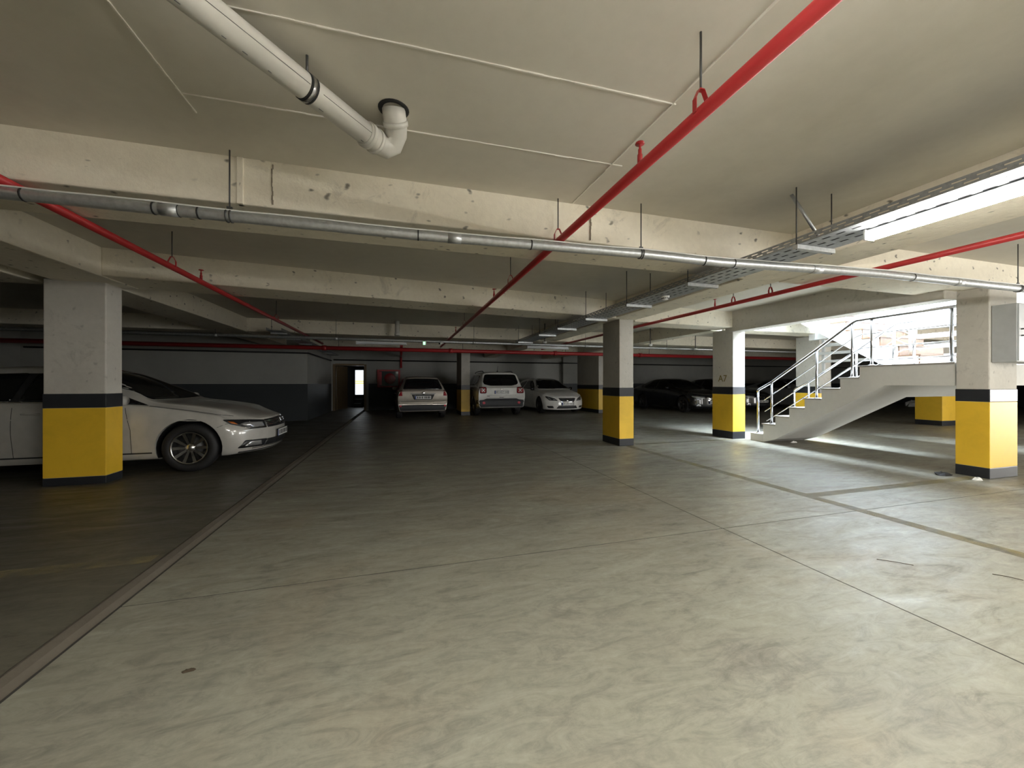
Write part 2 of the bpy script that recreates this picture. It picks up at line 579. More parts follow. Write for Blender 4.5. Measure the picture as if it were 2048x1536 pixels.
wall('wall_right', 'distant side wall at the far right end of the hall', [(X1, X1 + 0.2, 3.0, Y1 + 0.2, 0, SLAB)], [(X1 - 0.006, X1 + 0.01, 3.0, Y1)])
wall('wall_front', 'wall behind the viewer with the wide ramp opening and an added light-blocking partition', [(X0, 4.5, Y0 - 0.2, Y0, 0, SLAB), (9.3, 18.1, Y0 - 0.2, Y0, 0, SLAB), (4.5, 9.3, Y0 - 0.2, Y0, 2.42, SLAB), (3.55, 3.75, Y0, -2.6, 0, SLAB)])  # last box: unseen partition added to keep ramp light off the left side
wall('wall_entrance', 'wall with the vehicle entrance on the side of the stairs', [(18.0, 18.2, Y0, -3.8, 0, SLAB), (18.0, 18.2, 2.2, 3.0, 0, SLAB), (18.0, 18.2, -3.8, 2.2, 2.5, SLAB), (18.2, X1, 2.8, 3.0, 0, SLAB)])
# stairwell shaft above the slab
sh = MB()
sh.box(HX0 - 0.2, HX0, HY0 - 0.2, HY1 + 0.2, SLAB + 0.25, 5.4)
sh.box(HX1, HX1 + 0.2, HY0 - 0.2, HY1 + 0.2, 2.28, 5.4)
sh.box(HX0, HX1, HY0 - 0.2, HY0, SLAB + 0.25, 5.4)
sh.box(HX0, HX1, HY1, HY1 + 0.2, 4.9, 5.4)
struct('wall_stairwell', sh, 'white', 'bright white walls of the stairwell shaft', 'wall')

# doorway in the recess, corridor and the bright exit behind
CY = 21.2
cor = MB()
cor.box(DX0 - 0.2, DX0 - 0.0, Y1 + 0.25, CY, 0, 2.3)
cor.box(-1.36, -1.16, Y1 + 0.25, CY, 0, 2.3)
cor.box(DX0 - 0.2, -1.16, Y1 + 0.25, CY, 2.2, 2.4)
cor.box(DX0 - 0.2, -2.22, CY, CY + 0.15, 0, 2.4)
cor.box(-1.82, -1.16, CY, CY + 0.15, 0, 2.4)
cor.box(-2.22, -1.82, CY, CY + 0.15, 1.88, 2.4)
cor.box(-2.22, -1.82, CY, CY + 0.15, 0.0, 0.62)
cor.box(-2.22, -1.82, CY - 0.30, CY, 0.0, 0.40)
cor.box(-2.22, -1.82, CY - 0.60, CY - 0.30, 0.0, 0.20)
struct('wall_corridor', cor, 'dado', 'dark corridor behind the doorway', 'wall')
fr = MB()
fr.box(DX0 - 0.05, DX0 + 0.05, Y1 - 0.03, Y1 + 0.26, 0, DZ + 0.03)
fr.box(DX1 - 0.05, DX1 + 0.05, Y1 - 0.03, Y1 + 0.26, 0, DZ + 0.03)
fr.box(DX0 + 0.05, DX1 - 0.05, Y1 - 0.03, Y1 + 0.26, DZ - 0.03, DZ + 0.05)
d1 = struct('door_1', fr, 'wood', 'open brown doorway with bright daylight beyond', 'door')
MB().obox(Matrix.Translation((-2.55, Y1 + 0.72, 1.0)) @ Matrix.Rotation(math.radians(72), 4, 'Z'), 0.98, 0.05, 1.95).build('door_leaf', 'wood', d1)
ext = MB().box(-6, 4, 25.0, 25.2, -1, 5)
ex = struct('wall_outside', ext, 'white', 'pale wall outside beyond the open door', 'wall')
for zz in (1.30, 1.18):
    MB().box(-6, 4, 24.98, 25.0, zz, zz + 0.05).build('yellow_band', 'yellow', ex)

# ================================================================== COLUMNS


def column(x0, x1, y0, y1, zb, zy, zk, top, label):
    r = empty('concrete_column', ((x0 + x1) / 2, (y0 + y1) / 2, 0))
    cx, cy = (x0 + x1) / 2, (y0 + y1) / 2
    hx, hy = (x1 - x0) / 2, (y1 - y0) / 2

    def seg(name, z0, z1, g, mat, bev):
        return MB().box(-hx - g, hx + g, -hy - g, hy + g, z0, z1).build(name, mat, r, bev)
    seg('shaft', 0.02, top, 0.0, 'col', 0.012)
    seg('base_band', 0.0, zb, 0.004, 'black', 0.006)
    seg('yellow_band', zb, zy, 0.003, 'yellow', 0.006)
    seg('black_band', zy, zk, 0.004, 'black', 0.006)
    tag(r, label, 'column', 'painted concrete columns')
    return r


column(-4.03, -3.44, 5.88, 6.17, .095, .921, 1.092, SOF, 'wide banded column hiding part of the white saloon')
column(4.08, 4.39, 6.58, 7.22, .1355, .961, 1.129, SOF + 0.01, 'slim banded column in the centre below the cable tray')
cA7 = column(6.96, 7.29, 6.71, 7.28, .156, .971, 1.135, 2.40, 'banded column marked A7 at the foot of the stairs')
column(7.18, 7.77, 3.0, 3.31, .135, .978, 1.141, SOF, 'banded column carrying the grey wall cabinet')
column(2.2, 2.53, 14.4, 15.6, .14, .965, 1.14, SOF, 'far banded column between the beige car and the white off-roader')
column(7.7, 8.06, 13.95, 15.9, .14, .965, 1.14, SOF, 'long banded pier beside the white hatchback')
column(10.2, 10.62, 7.2, 7.8, .14, .96, 1.13, SOF - 0.02, 'banded column seen behind the stair railing')
column(14.8, 15.4, 7.1, 7.7, .14, .96, 1.13, SOF - 0.02, 'shaded column seen under the stair landing')
text_part('painted_number', 'A7', 0.21, 'olive', cA7,
          Matrix.Translation((6.957 - 7.125, -0.005, 1.315)) @ Matrix.Rotation(-PI / 2, 4, 'Z') @ Matrix.Rotation(PI / 2, 4, 'X'), 0.0008)

# grey cabinet on the column by the stairs
cb = empty('wall_cabinet', (7.55, 2.885, 1.48))
MB().box(-0.34, 0.34, -0.10, 0.11, 0.0, 0.72).build('body', 'cab', cb, 0.006)
dr = MB().box(-0.33, 0.33, -0.112, -0.10, 0.012, 0.708).build('door', 'cab', cb, 0.004)
MB().tube([(-0.28, -0.112, 0.40), (-0.28, -0.15, 0.40), (-0.28, -0.15, 0.32), (-0.28, -0.112, 0.32)], 0.009, 8).build('handle', 'darkmetal', dr)
tag(cb, 'grey metal cabinet fixed to the column by the landing', 'cabinet')

# ================================================================== STAIRS
SX0, SX1 = 7.20, 8.33
ys = [6.49, 6.19, 5.92, 5.635, 5.34, 5.04, 4.74, 4.45]
zs = [0.17, 0.365, 0.545, 0.735, 0.92, 1.107, 1.29, 1.48]
st = empty('stair_flight', (SX0, 6.49, 0))
stb = MB()
poly = []
for k in range(1, 8):
    poly.append((ys[k], zs[k - 1] if k > 1 else 0.0))
    poly.append((ys[k], zs[k]))
poly += [(3.22, 1.48), (3.22, 1.185), (4.11, 1.185), (6.08, 0.0)]
# concave outline: extrude as a strip of quads between the stepped top and the sloping underside


def under(y):
    return max(0.0, min(1.185, (6.08 - y) / (6.08 - 4.11) * 1.185))


for k in range(1, 7):
    a, b = ys[k], ys[k + 1]
    stb.prism([(a, under(a)), (b, under(b)), (b, zs[k]), (a, zs[k])], 'x', SX0 - 7.2, SX1 - 7.2)
stb.prism([(4.45, under(4.45)), (4.11, 1.185), (3.325, 1.185), (3.325, 1.48), (4.45, 1.48)], 'x', SX0 - 7.2, 9.70 - 7.2)
sb = stb.build('flight_slab', 'stair', st)
sb.location = (0, -6.49, 0)
p0 = MB().prism([(6.49, 0), (6.19, 0), (6.19, 0.165), (6.49, 0.165)], 'x', 0.0, SX1 - 7.2).build('bottom_step', 'stair', st, 0.008)
p0.location = (0, -6.49, 0)
for k in range(1, 7):
    t = MB().box(-0.015, SX1 - 7.2, ys[k + 1] - 6.49, ys[k] - 6.49 + 0.02, zs[k] + 0.0, zs[k] + 0.022).build('tread', 'tread', st, 0.004)
MB().box(-0.015, 9.70 - 7.2, 3.325 - 6.49, 4.45 - 6.49 + 0.02, 1.48, 1.502).build('landing_slab', 'tread', st, 0.004)
tag(st, 'lower concrete stair flight rising to a half landing', 'stairs')

# upper flight, turning back on the far side
UX0, UX1, UY, UR, UH = 8.45, 9.65, 4.35, 0.28, 0.185
uf = empty('upper_stair_flight', (UX0, UY, 1.502))
NS = 9
for k in range(NS):
    ya, yb = k * UR, (k + 1) * UR
    zt = (k + 1) * UH

    def un(y):
        return max(0.0, (y - 0.45) / UR * UH)
    MB().prism([(ya, un(ya)), (yb, un(yb)), (yb, zt), (ya, zt)], 'x', 0.0, UX1 - UX0).build('step', 'stair', uf)
    MB().box(0.0, UX1 - UX0, ya - 0.018, ya, k * UH + 0.004, zt - 0.002).build('riser', 'marble', uf)
    MB().box(-0.02, UX1 - UX0, ya - 0.035, yb, zt, zt + 0.02).build('tread', 'marble', uf)
tag(uf, 'upper white stair flight with beige marble risers', 'stairs')

# railing of the lower flight


def rail(name, x, label, ends=True):
    r = empty(name, (x, 6.35, 0))

    def L(y, z):
        return (0, y - 6.35, z)
    posts = [(6.352, 0.165, 1.06), (6.045, 0.387, 1.215), (5.164, 0.94, 1.81), (4.592, 1.31, 2.21), (4.315, 1.50, 2.235), (3.384, 1.50, 2.25)]
    for y, z0, z1 in posts:
        p = MB().tube([L(y, z0), L(y, z1)], 0.020, 10)
        p.lathe([(0.020, 0.0), (0.045, 0.0), (0.045, 0.012), (0.020, 0.02)], L(y, z0), (0, 0, 1), 12)
        p.build('post', 'steel', r)
    MB().tube([L(6.352, 1.03), L(6.352, 1.06), L(6.32, 1.09), L(6.045, 1.235), L(5.164, 1.82), L(4.58, 2.225), L(4.52, 2.252), L(4.315, 2.255), L(3.34, 2.265)], 0.025, 12).build('handrail', 'steel', r)
    for dz, dzl, ya in ((0.26, 2.014, 6.22), (0.50, 1.79, 6.20), (0.72, 1.585, 6.16)):
        MB().tube([L(ya, 1.235 - dz - (ya - 6.045) * 0.66), L(5.164, 1.82 - dz), L(4.60, 2.215 - dz), L(4.45, dzl), L(3.34, dzl + 0.005)], 0.009, 8).build('rail_rod', 'steel', r)
    tag(r, label, 'railing')
    return r


rail('stair_railing', 7.255, 'steel railing on the near edge of the lower stair flight')
rf = rail('stair_railing', 8.27, 'steel railing on the far edge of the lower stair flight')

ur = empty('upper_stair_railing', (8.50, UY, 1.52))
for k in (0, 2, 4, 6, 8):
    y, z = (k + 0.5) * UR, (k + 1) * UH
    MB().tube([(0, y, z), (0, y, z + 0.80)], 0.020, 10).build('post', 'whitesteel', ur)
sl = UH / UR
for dz, r_ in ((0.80, 0.024), (0.58, 0.010), (0.36, 0.010), (0.16, 0.010)):
    MB().tube([(0, 0.0, UH * 0.5 + dz), (0, NS * UR, UH * 0.5 + dz + NS * UR * sl)], r_, 8).build('rail_rod', 'whitesteel', ur)
tag(ur, 'white railing along the upper stair flight', 'railing')

# slatted screen on the far side of the landing
sc = empty('slatted_screen', (9.69, 3.34, 1.5))
for z0, z1 in ((1.70, 1.76), (1.89, 1.955), (2.075, 2.15)):
    MB().box(-0.025, 0.025, 0.0, 3.5, z0 - 1.5, z1 - 1.5).build('slat', 'whitesteel', sc, 0.004)
for y in (0.03, 1.7, 3.4):
    MB().box(0.025, 0.06, y, y + 0.06, 0.0, 0.76).build('post', 'whitesteel', sc)
tag(sc, 'white horizontal slat screen beyond the stair landing', 'screen')

# ================================================================== PIPES


def rings(name, path_fn, pos, r, w, mat, parent):
    for p in pos:
        a, b = path_fn(p - w / 2), path_fn(p + w / 2)
        MB().tube([a, b], r, 14).build(name, mat, parent)


# galvanised pipe in front of the near beam
gp = empty('galvanised_pipe', (0, 3.0, 2.33))


def gpath(x):
    pts = [(-9.8, 2.99, 0.0), (-1.1, 2.985, 0.0), (0.13, 2.975, 0.0), (2.0, 2.885, 0.005), (2.69, 2.73, -0.055), (4.35, 2.585, -0.055), (6.55, 2.55, -0.055), (11.3, 2.55, -0.055)]
    for (a, y0, z0), (b, y1, z1) in zip(pts, pts[1:]):
        if x <= b:
            t = (x - a) / (b - a)
            return (x, y0 + (y1 - y0) * t - 3.0, z0 + (z1 - z0) * t)
    return (x, -0.45, -0.055)


MB().tube([gpath(x) for x in (-9.8, -5, -2, -1.1, 0.13, 1.0, 2.0, 2.69, 4.35, 6.55, 11.3)], 0.036, 16).build('pipe', 'galv', gp)
rings('coupling', gpath, (-1.42, 0.40, 3.7, 5.6), 0.040, 0.10, 'galv', gp)
rings('seal_ring', gpath, (-2.13, -1.5, -1.37, -1.26, 0.13, 1.01, 2.55, 2.82, 4.9), 0.0395, 0.009, 'rubber', gp)
for x in (-1.09, 2.0, 6.62):
    p = gpath(x)
    MB().tube([(p[0], p[1], p[2] + 0.036), (p[0], p[1], SLAB - 2.33)], 0.005, 8).build('hanger_rod', 'darkmetal', gp)
    c = MB()
    for w in (-0.012, 0.012):
        c.tube([gpath(x + w - 0.004), gpath(x + w + 0.004)], 0.043, 14)
    c.box(x - 0.016, x + 0.016, p[1] - 0.006, p[1] + 0.006, p[2] + 0.036, p[2] + 0.062)
    c.build('pipe_clamp', 'darkmetal', gp)
tag(gp, 'galvanised pipe with rubber seals crossing below the near beam', 'pipe')
wc = MB().tube([(x, gpath(x)[1] + 3.0 - 0.026 + 0.003 * math.sin(x * 5), 2.33 + gpath(x)[2] + 0.0335 + 0.0025 * math.sin(x * 7)) for x in [-9.5 + 0.25 * k for k in range(76)]], 0.0055, 6)
tag(wc.build('white_cable', 'plastic'), 'thin white cable lying along the galvanised pipe', 'cable')


def red_pipe(label, x, ya, yb, z, r, hangers=(), heads=()):
    e = empty('sprinkler_pipe', (x, ya, z))
    MB().tube([(0, 0, 0), (0, (yb - ya) / 2, 0), (0, yb - ya, 0)], r, 16).build('pipe', 'red', e)
    for y in hangers:
        y -= ya
        MB().tube([(0, y, r + 0.075), (0, y, SLAB - z)], 0.005, 8).build('hanger_rod', 'darkmetal', e)
        h = MB()
        w = 0.011
        for (a, b) in (((-r - 0.003, 0), (-r - 0.003, r + 0.03)), ((-r - 0.003, r + 0.03), (-0.012, r + 0.075)), ((-0.012, r + 0.075), (0.012, r + 0.075)), ((0.012, r + 0.075), (r + 0.003, r + 0.03)), ((r + 0.003, r + 0.03), (r + 0.003, 0))):
            h.prism([(a[0] - 0.002, a[1]), (a[0] + 0.002, a[1]), (b[0] + 0.002, b[1]), (b[0] - 0.002, b[1])] if abs(a[0] - b[0]) < 0.01 else
                    [(a[0], a[1] - 0.002), (b[0], b[1] - 0.002), (b[0], b[1] + 0.002), (a[0], a[1] + 0.002)], 'y', y - w, y + w)
        h.build('pipe_hanger', 'red', e)
    for y in heads:
        y -= ya
        s = MB().lathe([(0.0, r - 0.005), (0.014, r - 0.005), (0.014, r + 0.045), (0.010, r + 0.05), (0.010, r + 0.075), (0.006, r + 0.08), (0.006, r + 0.105), (0.0, r + 0.105)], (0, y, 0), (0, 0, 1), 12)
        s.lathe([(0.0, r + 0.105), (0.026, r + 0.105), (0.024, r + 0.112), (0.0, r + 0.114)], (0, y, 0), (0, 0, 1), 12)
        s.build('sprinkler_head', 'red', e)
    tag(e, label, 'pipe', 'red sprinkler branch pipes')
    return e


red_pipe('red sprinkler pipe crossing diagonally below the ceiling in the middle', 1.275, -3.0, 12.7, 2.408, 0.030, (1.40, 3.0, 4.45, 7.9), (1.85, 5.3, 9.2))
red_pipe('dim red sprinkler pipe running above the wide left column', -2.24, 0.3, 12.7, 2.405, 0.030, (4.75, 8.2), (5.35,))
red_pipe('red sprinkler pipe running towards the stairs past the cable tray', 4.78, -2.0, 12.7, 2.405, 0.028, (1.0, 4.0, 4.6), (4.95,))

fm = empty('fire_main_pipe', (-3.2, 12.75, 2.28))
MB().tube([(-6.5, 0, 0), (6, 0, 0), (20, 0, 0)], 0.062, 16).build('pipe', 'red', fm)
for x in (1.0, 4.8, 8.5, 12.0):
    MB().tube([(x - 0.06, 0, 0), (x + 0.06, 0, 0)], 0.078, 14).build('coupling', 'red', fm)
    MB().tube([(x + 0.4, 0, 0.06), (x + 0.4, 0, SLAB - 2.28)], 0.006, 6).build('hanger_rod', 'darkmetal', fm)
tag(fm, 'thick red fire main crossing the far end of the hall', 'pipe')
sr = empty('fire_riser_pipe', (0.04, 18.2, 1.9))
MB().tube([(0, -5.4, 0.52), (0, -0.1, 0.52), (0, -0.02, 0.50), (0, 0, 0.44), (0, 0, 0.0)], 0.045, 12).build('pipe', 'red', sr)
tag(sr, 'red riser pipe dropping to the fire hose cabinet', 'pipe')
hc = empty('fire_hose_cabinet', (-0.49, 18.28, 1.02))
MB().box(-0.49, 0.49, -0.10, 0.11, 0, 0.80).build('body', 'red', hc, 0.008)
MB().box(-0.41, 0.41, -0.112, -0.10, 0.07, 0.73).build('glass_panel', 'cabglass', hc)
MB().lathe([(0.0, -0.117), (0.10, -0.117), (0.22, -0.115), (0.24, -0.113)], (0.05, 0, 0.40), (0, 1, 0), 24).build('hose_reel', 'redlens', hc)
MB().box(-0.405, -0.30, -0.118, -0.112, 0.10, 0.70).build('notice_strip', 'pinklens', hc)
tag(hc, 'red fire hose cabinet with glass front on the back wall', 'cabinet')

fp = empty('far_conduit_pipe', (0, 10.2, 2.30))
MB().tube([(-9.8, 0, 0), (0, 0, 0), (12, 0, 0), (24, 0, 0)], 0.034, 12).build('pipe', 'galv', fp)
for x in (-4, -1.5, 1.9, 5.2, 8.0):
    MB().tube([(x - 0.04, 0, 0), (x + 0.04, 0, 0)], 0.039, 12).build('coupling', 'galv', fp)
    MB().tube([(x, 0, 0.03), (x, 0, SLAB - 2.30)], 0.005, 6).build('hanger_rod', 'darkmetal', fp)
tag(fp, 'galvanised pipe crossing far back above the unlit lamps', 'pipe')
tag(MB().tube([(-2.80, 18.36, 2.235), (7.96, 18.36, 2.235), (7.96, 18.11, 2.235), (9.34, 18.11, 2.235), (9.34, 18.36, 2.235), (29.9, 18.36, 2.235)], 0.028, 8).build('black_conduit', 'rubber'), 'black conduit along the top of the back wall', 'pipe')
tag(MB().tube([(-9.9, 13.86, 2.21), (-2.86, 13.86, 2.19), (-2.86, 18.2, 2.19)], 0.026, 8).build('black_conduit', 'rubber'), 'black conduit along the top of the dim end wall', 'pipe')
tag(MB().box(-2.88, 7.99, 18.26, 18.399, 2.32, 2.44).build('trim_1', 'wall'), 'pale ledge above the back wall conduit', 'trim', None, 'structure')
stub = MB().tube([(-0.07, 10.9, SLAB - 0.01), (-0.07, 10.9, 2.40)], 0.055, 12)
stub.tube([(-0.07, 10.9, 2.47), (-0.07, 10.9, 2.40)], 0.064, 12)
stub_o = stub.build('drain_stub', 'pvc')
stub_o.location = (0.0, -0.9, 0.0)
tag(stub_o, 'short grey drain stub hanging far back from the ceiling', 'pipe')

# big pvc drain under the slab
dp = empty('drain_pipe', (-0.04, 2.28, 2.6))
DZ = 2.62


def dl(x, y, z):
    return (x + 0.04, y - 2.28, z - 2.6)


ux, uy = 0.6515, 0.7587
end = Vector((-0.135, 2.365))


def dpt(s, z=DZ):
    return dl(end.x - ux * s, end.y - uy * s, z)


MB().tube([dpt(3.6, DZ + 0.02), dpt(0.42), dpt(0.02)], 0.060, 24).build('pipe', 'pvc', dp)
MB().tube([dpt(0.09), dpt(0.0), dl(-0.085, 2.41, DZ + 0.006), dl(-0.045, 2.41, DZ + 0.03), dl(-0.025, 2.37, DZ + 0.068), dl(-0.024, 2.32, DZ + 0.098), dl(-0.032, 2.29, DZ + 0.122), dl(-0.035, 2.28, SLAB)], 0.064, 24).build('elbow', 'pvc', dp)
for a, b in ((0.05, 0.075), (-0.005, 0.015)):
    MB().tube([dpt(a), dpt(b)], 0.0705, 24).build('socket_lip', 'pvc', dp)
MB().tube([dl(-0.023, 2.33, 2.709), dl(-0.028, 2.31, 2.728)], 0.070, 24).build('socket_lip', 'pvc', dp)
for s in (0.425, 0.455):
    MB().tube([dpt(s), dpt(s + 0.011)], 0.0635, 24).build('rubber_band', 'rubber', dp)
MB().tube([dpt(0.436), dpt(0.455)], 0.0645, 24).build('clamp', 'steel', dp)
q = dpt(0.445)
MB().lathe([(0.06, 0.0), (0.085, 0.0), (0.083, -0.004), (0.06, -0.004)], dl(-0.035, 2.28, SLAB - 0.001), (0, 0, 1), 24).build('hole_edge', 'rubber', dp)
MB().tube([(q[0], q[1], 0.08), (q[0] + 0.002, q[1] - 0.008, SLAB - 2.6)], 0.006, 8).build('hanger_rod', 'darkmetal', dp)
side = Vector((uy, -ux))
for t0, t1 in ((3.4, 0.47), (0.40, 0.03)):   # printed line along the pipe
    o_ = side * (0.956 * 0.0600)
    a, b = dpt(t0, DZ + 0.019 * (t0 > 3)), dpt(t1)
    MB().tube([(a[0] + o_.x, a[1] + o_.y, a[2] - 0.0175), (b[0] + o_.x, b[1] + o_.y, b[2] - 0.0175)], 0.0014, 5).build('printed_line', 'pvcmark', dp)
for s_ in (0.10, 0.36, 0.62, 0.72, 0.80, 0.95, 1.05, 1.12, 1.3, 1.42):   # printed dashes underneath
    o_ = side * 0.006
    a, b = dpt(s_), dpt(s_ + random.uniform(0.015, 0.035))
    zz = -0.0597 + 0.02 * (s_ - 0.42) / 3.2 * (s_ > 0.42)
    MB().tube([(a[0] + o_.x, a[1] + o_.y, a[2] + zz), (b[0] + o_.x, b[1] + o_.y, b[2] + zz)], 0.0016, 5).build('printed_mark', 'pvcmark', dp)
tag(dp, 'thick pale drain pipe with elbow going up into the ceiling', 'pipe')

# ================================================================== CABLE TRAY AND LAMPS
TX0, TX1, TZ = 3.02, 3.39, 2.315
tr = empty('cable_tray', (TX0, 0, TZ))
TY0, TY1 = -2.0, 10.05
w = TX1 - TX0
base = MB()
rows = [0.0, 0.05, 0.075, 0.15, 0.175, 0.25, 0.275, 0.33, w]
PITCH, SLOT = 0.10, 0.06
for a, b in ((0.0, 0.055), (0.08, 0.15), (0.175, 0.245), (0.27, w)):
    base.box(a, b, TY0, TY1, 0.0, 0.0016)
n = int((TY1 - TY0) / PITCH)
for k in range(n):
    for a, b in ((0.055, 0.08), (0.15, 0.175), (0.245, 0.27)):
        y = TY0 + k * PITCH
        base.box(a, b, y + SLOT, y + PITCH, 0.0, 0.0016)
base.build('tray_base', 'tray', tr, fix=False)
for sx in (0.0, w):
    fl = MB()
    for a, b in ((0.0, 0.014), (0.022, 0.036), (0.044, 0.060)):
        fl.box(sx - 0.001, sx + 0.001, TY0, TY1, a, b)
    for k in range(n):
        y = TY0 + k * PITCH
        fl.box(sx - 0.001, sx + 0.001, y + SLOT, y + PITCH, 0.014, 0.022)
        fl.box(sx - 0.001, sx + 0.001, y + SLOT - 0.05, y + PITCH - 0.05, 0.036, 0.044)
    fl.build('tray_flange', 'tray', tr, fix=False)
for y in (-0.2, 1.05, 2.30, 3.50, 4.68, 5.90, 7.10, 8.15, 9.75):
    bk = MB().box(-0.02, w + 0.02, y - 0.02, y + 0.02, -0.036, -0.002)
    bk.build('bracket', 'galv', tr)
    for sx in (-0.006, w + 0.006):
        MB().tube([(sx, y, -0.04), (sx, y, SLAB - TZ if not 3.0 < y < 3.7 else SOF - TZ)], 0.005, 6).build('hanger_rod', 'darkmetal', tr)
MB().tube([(3.09 - TX0, 2.40, SLAB - TZ), (3.31 - TX0, 2.31, 0.05)], 0.013, 8).build('brace', 'galv', tr)
MB().box(0.004, w - 0.004, TY0, TY1, 0.002, 0.006).build('light_block_sheet', 'rubber', tr)  # sheet added to stop lamp light shining up through the tray slots
for i in range(7):   # cables lying in the tray
    x = 0.04 + i * 0.047
    MB().tube([(x + 0.008 * math.sin(y * 1.7 + i), y, 0.0155 + 0.004 * (i % 2)) for y in [TY0 + 0.4 * k for k in range(31)]], 0.009, 6).build('cable', 'rubber', tr)
tag(tr, 'perforated galvanised cable tray on trapeze brackets', 'cable tray')


def tube_lamp(label, x, y, z, length, along, lit):
    r = empty('tube_lamp', (x, y, z), 0 if along == 'y' else -PI / 2)
    MB().box(-0.030, 0.030, 0, length, 0.036, 0.070).build('housing', 'lampbody', r, 0.006)
    d = MB()
    prof = [(-0.042, 0.036), (-0.042, 0.010), (-0.030, 0.0), (0.030, 0.0), (0.042, 0.010), (0.042, 0.036)]
    d.prism(prof, 'y', 0.012, length - 0.012)
    d.build('diffuser', lit or 'lamp_off', r, 0.004)
    for yy in (0.0, length - 0.012):
        MB().box(-0.046, 0.046, yy, yy + 0.012, -0.002, 0.071).build('end_cap', 'plastic', r)
    tag(r, label, 'lamp', 'tube lamps')
    return r


tube_lamp('bright lit tube lamp hanging under the cable tray', 3.22, 0.42, 2.240, 1.52, 'y', 'lamp_on')
tube_lamp('unlit tube lamp on the far pipe, over the beige car', -1.04, 10.2, 2.185, 1.2, 'x', None)
tube_lamp('unlit tube lamp on the far pipe, over the white hatchback', 3.40, 10.2, 2.185, 1.25, 'x', None)
tube_lamp('lit tube lamp under the tray behind the viewer', 3.22, -1.9, 2.240, 1.52, 'y', 'lamp_on')
for lx, ly, lab in ((-0.15, -1.35, 'added fill tube lamp over the viewer, nearest the wide column side'), (0.45, -1.35, 'added fill tube lamp over the viewer, middle one of three'),
                    (1.05, -1.35, 'added fill tube lamp over the viewer, nearest the red pipe'), (5.0, -1.1, 'added fill tube lamp over the parking bay behind the worn line'),
                    (5.75, -1.1, 'added fill tube lamp over the parking bay towards the entrance')):
    ll = tube_lamp(lab, lx, ly, 2.16, 1.52, 'y', 'lamp_on')  # unseen lamps added to brighten the lane, the bay and the stair side
    for yy in (0.2, 1.3):
        MB().tube([(0, yy, 0.07), (0, yy, SLAB - 2.16)], 0.004, 6).build('hanger_rod', 'darkmetal', ll)

sd = empty('smoke_detector', (3.19, 4.10, TZ - 0.002))
MB().lathe([(0.0, 0.0), (0.052, 0.0), (0.052, -0.016), (0.046, -0.024), (0.0, -0.024)], (0, 0, 0), (0, 0, 1), 24).build('base', 'plastic', sd)
MB().lathe([(0.040, -0.024), (0.038, -0.044), (0.028, -0.052), (0.0, -0.053)], (0, 0, 0), (0, 0, 1), 24).build('sensing_chamber', 'plastic', sd)
for k in range(12):
    a = 2 * PI * k / 12
    MB().obox(Matrix.Translation((0.040 * math.cos(a), 0.040 * math.sin(a), -0.034)) @ Matrix.Rotation(a, 4, 'Z'), 0.004, 0.012, 0.012).build('slot', 'rubber', sd)
tag(sd, 'white round smoke detector under the cable tray', 'smoke detector')


def detector(x, y, z, label):
    e = empty('smoke_detector', (x, y, z))
    MB().lathe([(0.0, 0.0), (0.06, 0.0), (0.06, -0.02), (0.045, -0.05), (0.0, -0.06)], (0, 0, 0), (0, 0, 1), 16).build('sensing_chamber', 'plastic', e)
    MB().lathe([(0.0, 0.0), (0.012, 0.0), (0.012, SLAB - z), (0, SLAB - z)], (0, 0, 0), (0, 0, 1), 8).build('stem', 'darkmetal', e)
    tag(e, label, 'smoke detector')


detector(6.82, 9.40, 2.32, 'small white detector right of the centre column')
detector(8.99, 10.1, 2.32, 'small white detector left of the marked column')
detector(3.62, 9.40, 2.30, 'small white detector near the unlit lamp over the hatchback')

el = empty('exit_lamp', (0.60, 10.14, 2.19))
MB().box(-0.05, 0.05, -0.03, 0.03, 0.0, 0.10).build('body', 'plastic', el, 0.006)
MB().box(-0.035, 0.02, -0.034, -0.03, 0.012, 0.088).build('lens', 'exitgreen', el)
MB().box(-0.006, 0.006, -0.006, 0.006, 0.10, 0.12).build('stem', 'darkmetal', el)
tag(el, 'small green emergency exit lamp below the far pipe', 'lamp')
cc = empty('security_camera', (1.0, 9.95, 2.24))
MB().tube([(0.05, 0.06, 0.01), (-0.04, -0.06, -0.02)], 0.028, 10).build('body', 'plastic', cc)
MB().tube([(0.03, 0.03, 0.02), (0.03, 0.20, 0.06)], 0.008, 6).build('arm', 'plastic', cc)
MB().tube([(-0.041, -0.062, -0.0205), (-0.046, -0.069, -0.022)], 0.02, 10).build('lens', 'glass', cc)
tag(cc, 'small white security camera beside the exit lamp', 'camera')

# second tray in the dark at the left
t2 = empty('cable_tray', (-2.85, 9.7, 2.39))
MB().box(0, 0.30, 0, 8.4, 0, 0.002).build('tray_base', 'tray', t2)
for sx in (0, 0.30):
    MB().box(sx - 0.001, sx + 0.001, 0, 8.4, 0, 0.06).build('tray_flange', 'tray', t2)
for y in (0.4, 1.65, 3.0, 4.9, 6.6):
    MB().box(-0.02, 0.32, y - 0.02, y + 0.02, -0.036, -0.002).build('bracket', 'galv', t2)
    MB().tube([(-0.006, y, -0.03), (-0.006, y, SLAB - 2.39)], 0.005, 6).build('hanger_rod', 'darkmetal', t2)
tag(t2, 'dim cable tray leading to the doorway at the far left', 'cable tray')

# ================================================================== CARS


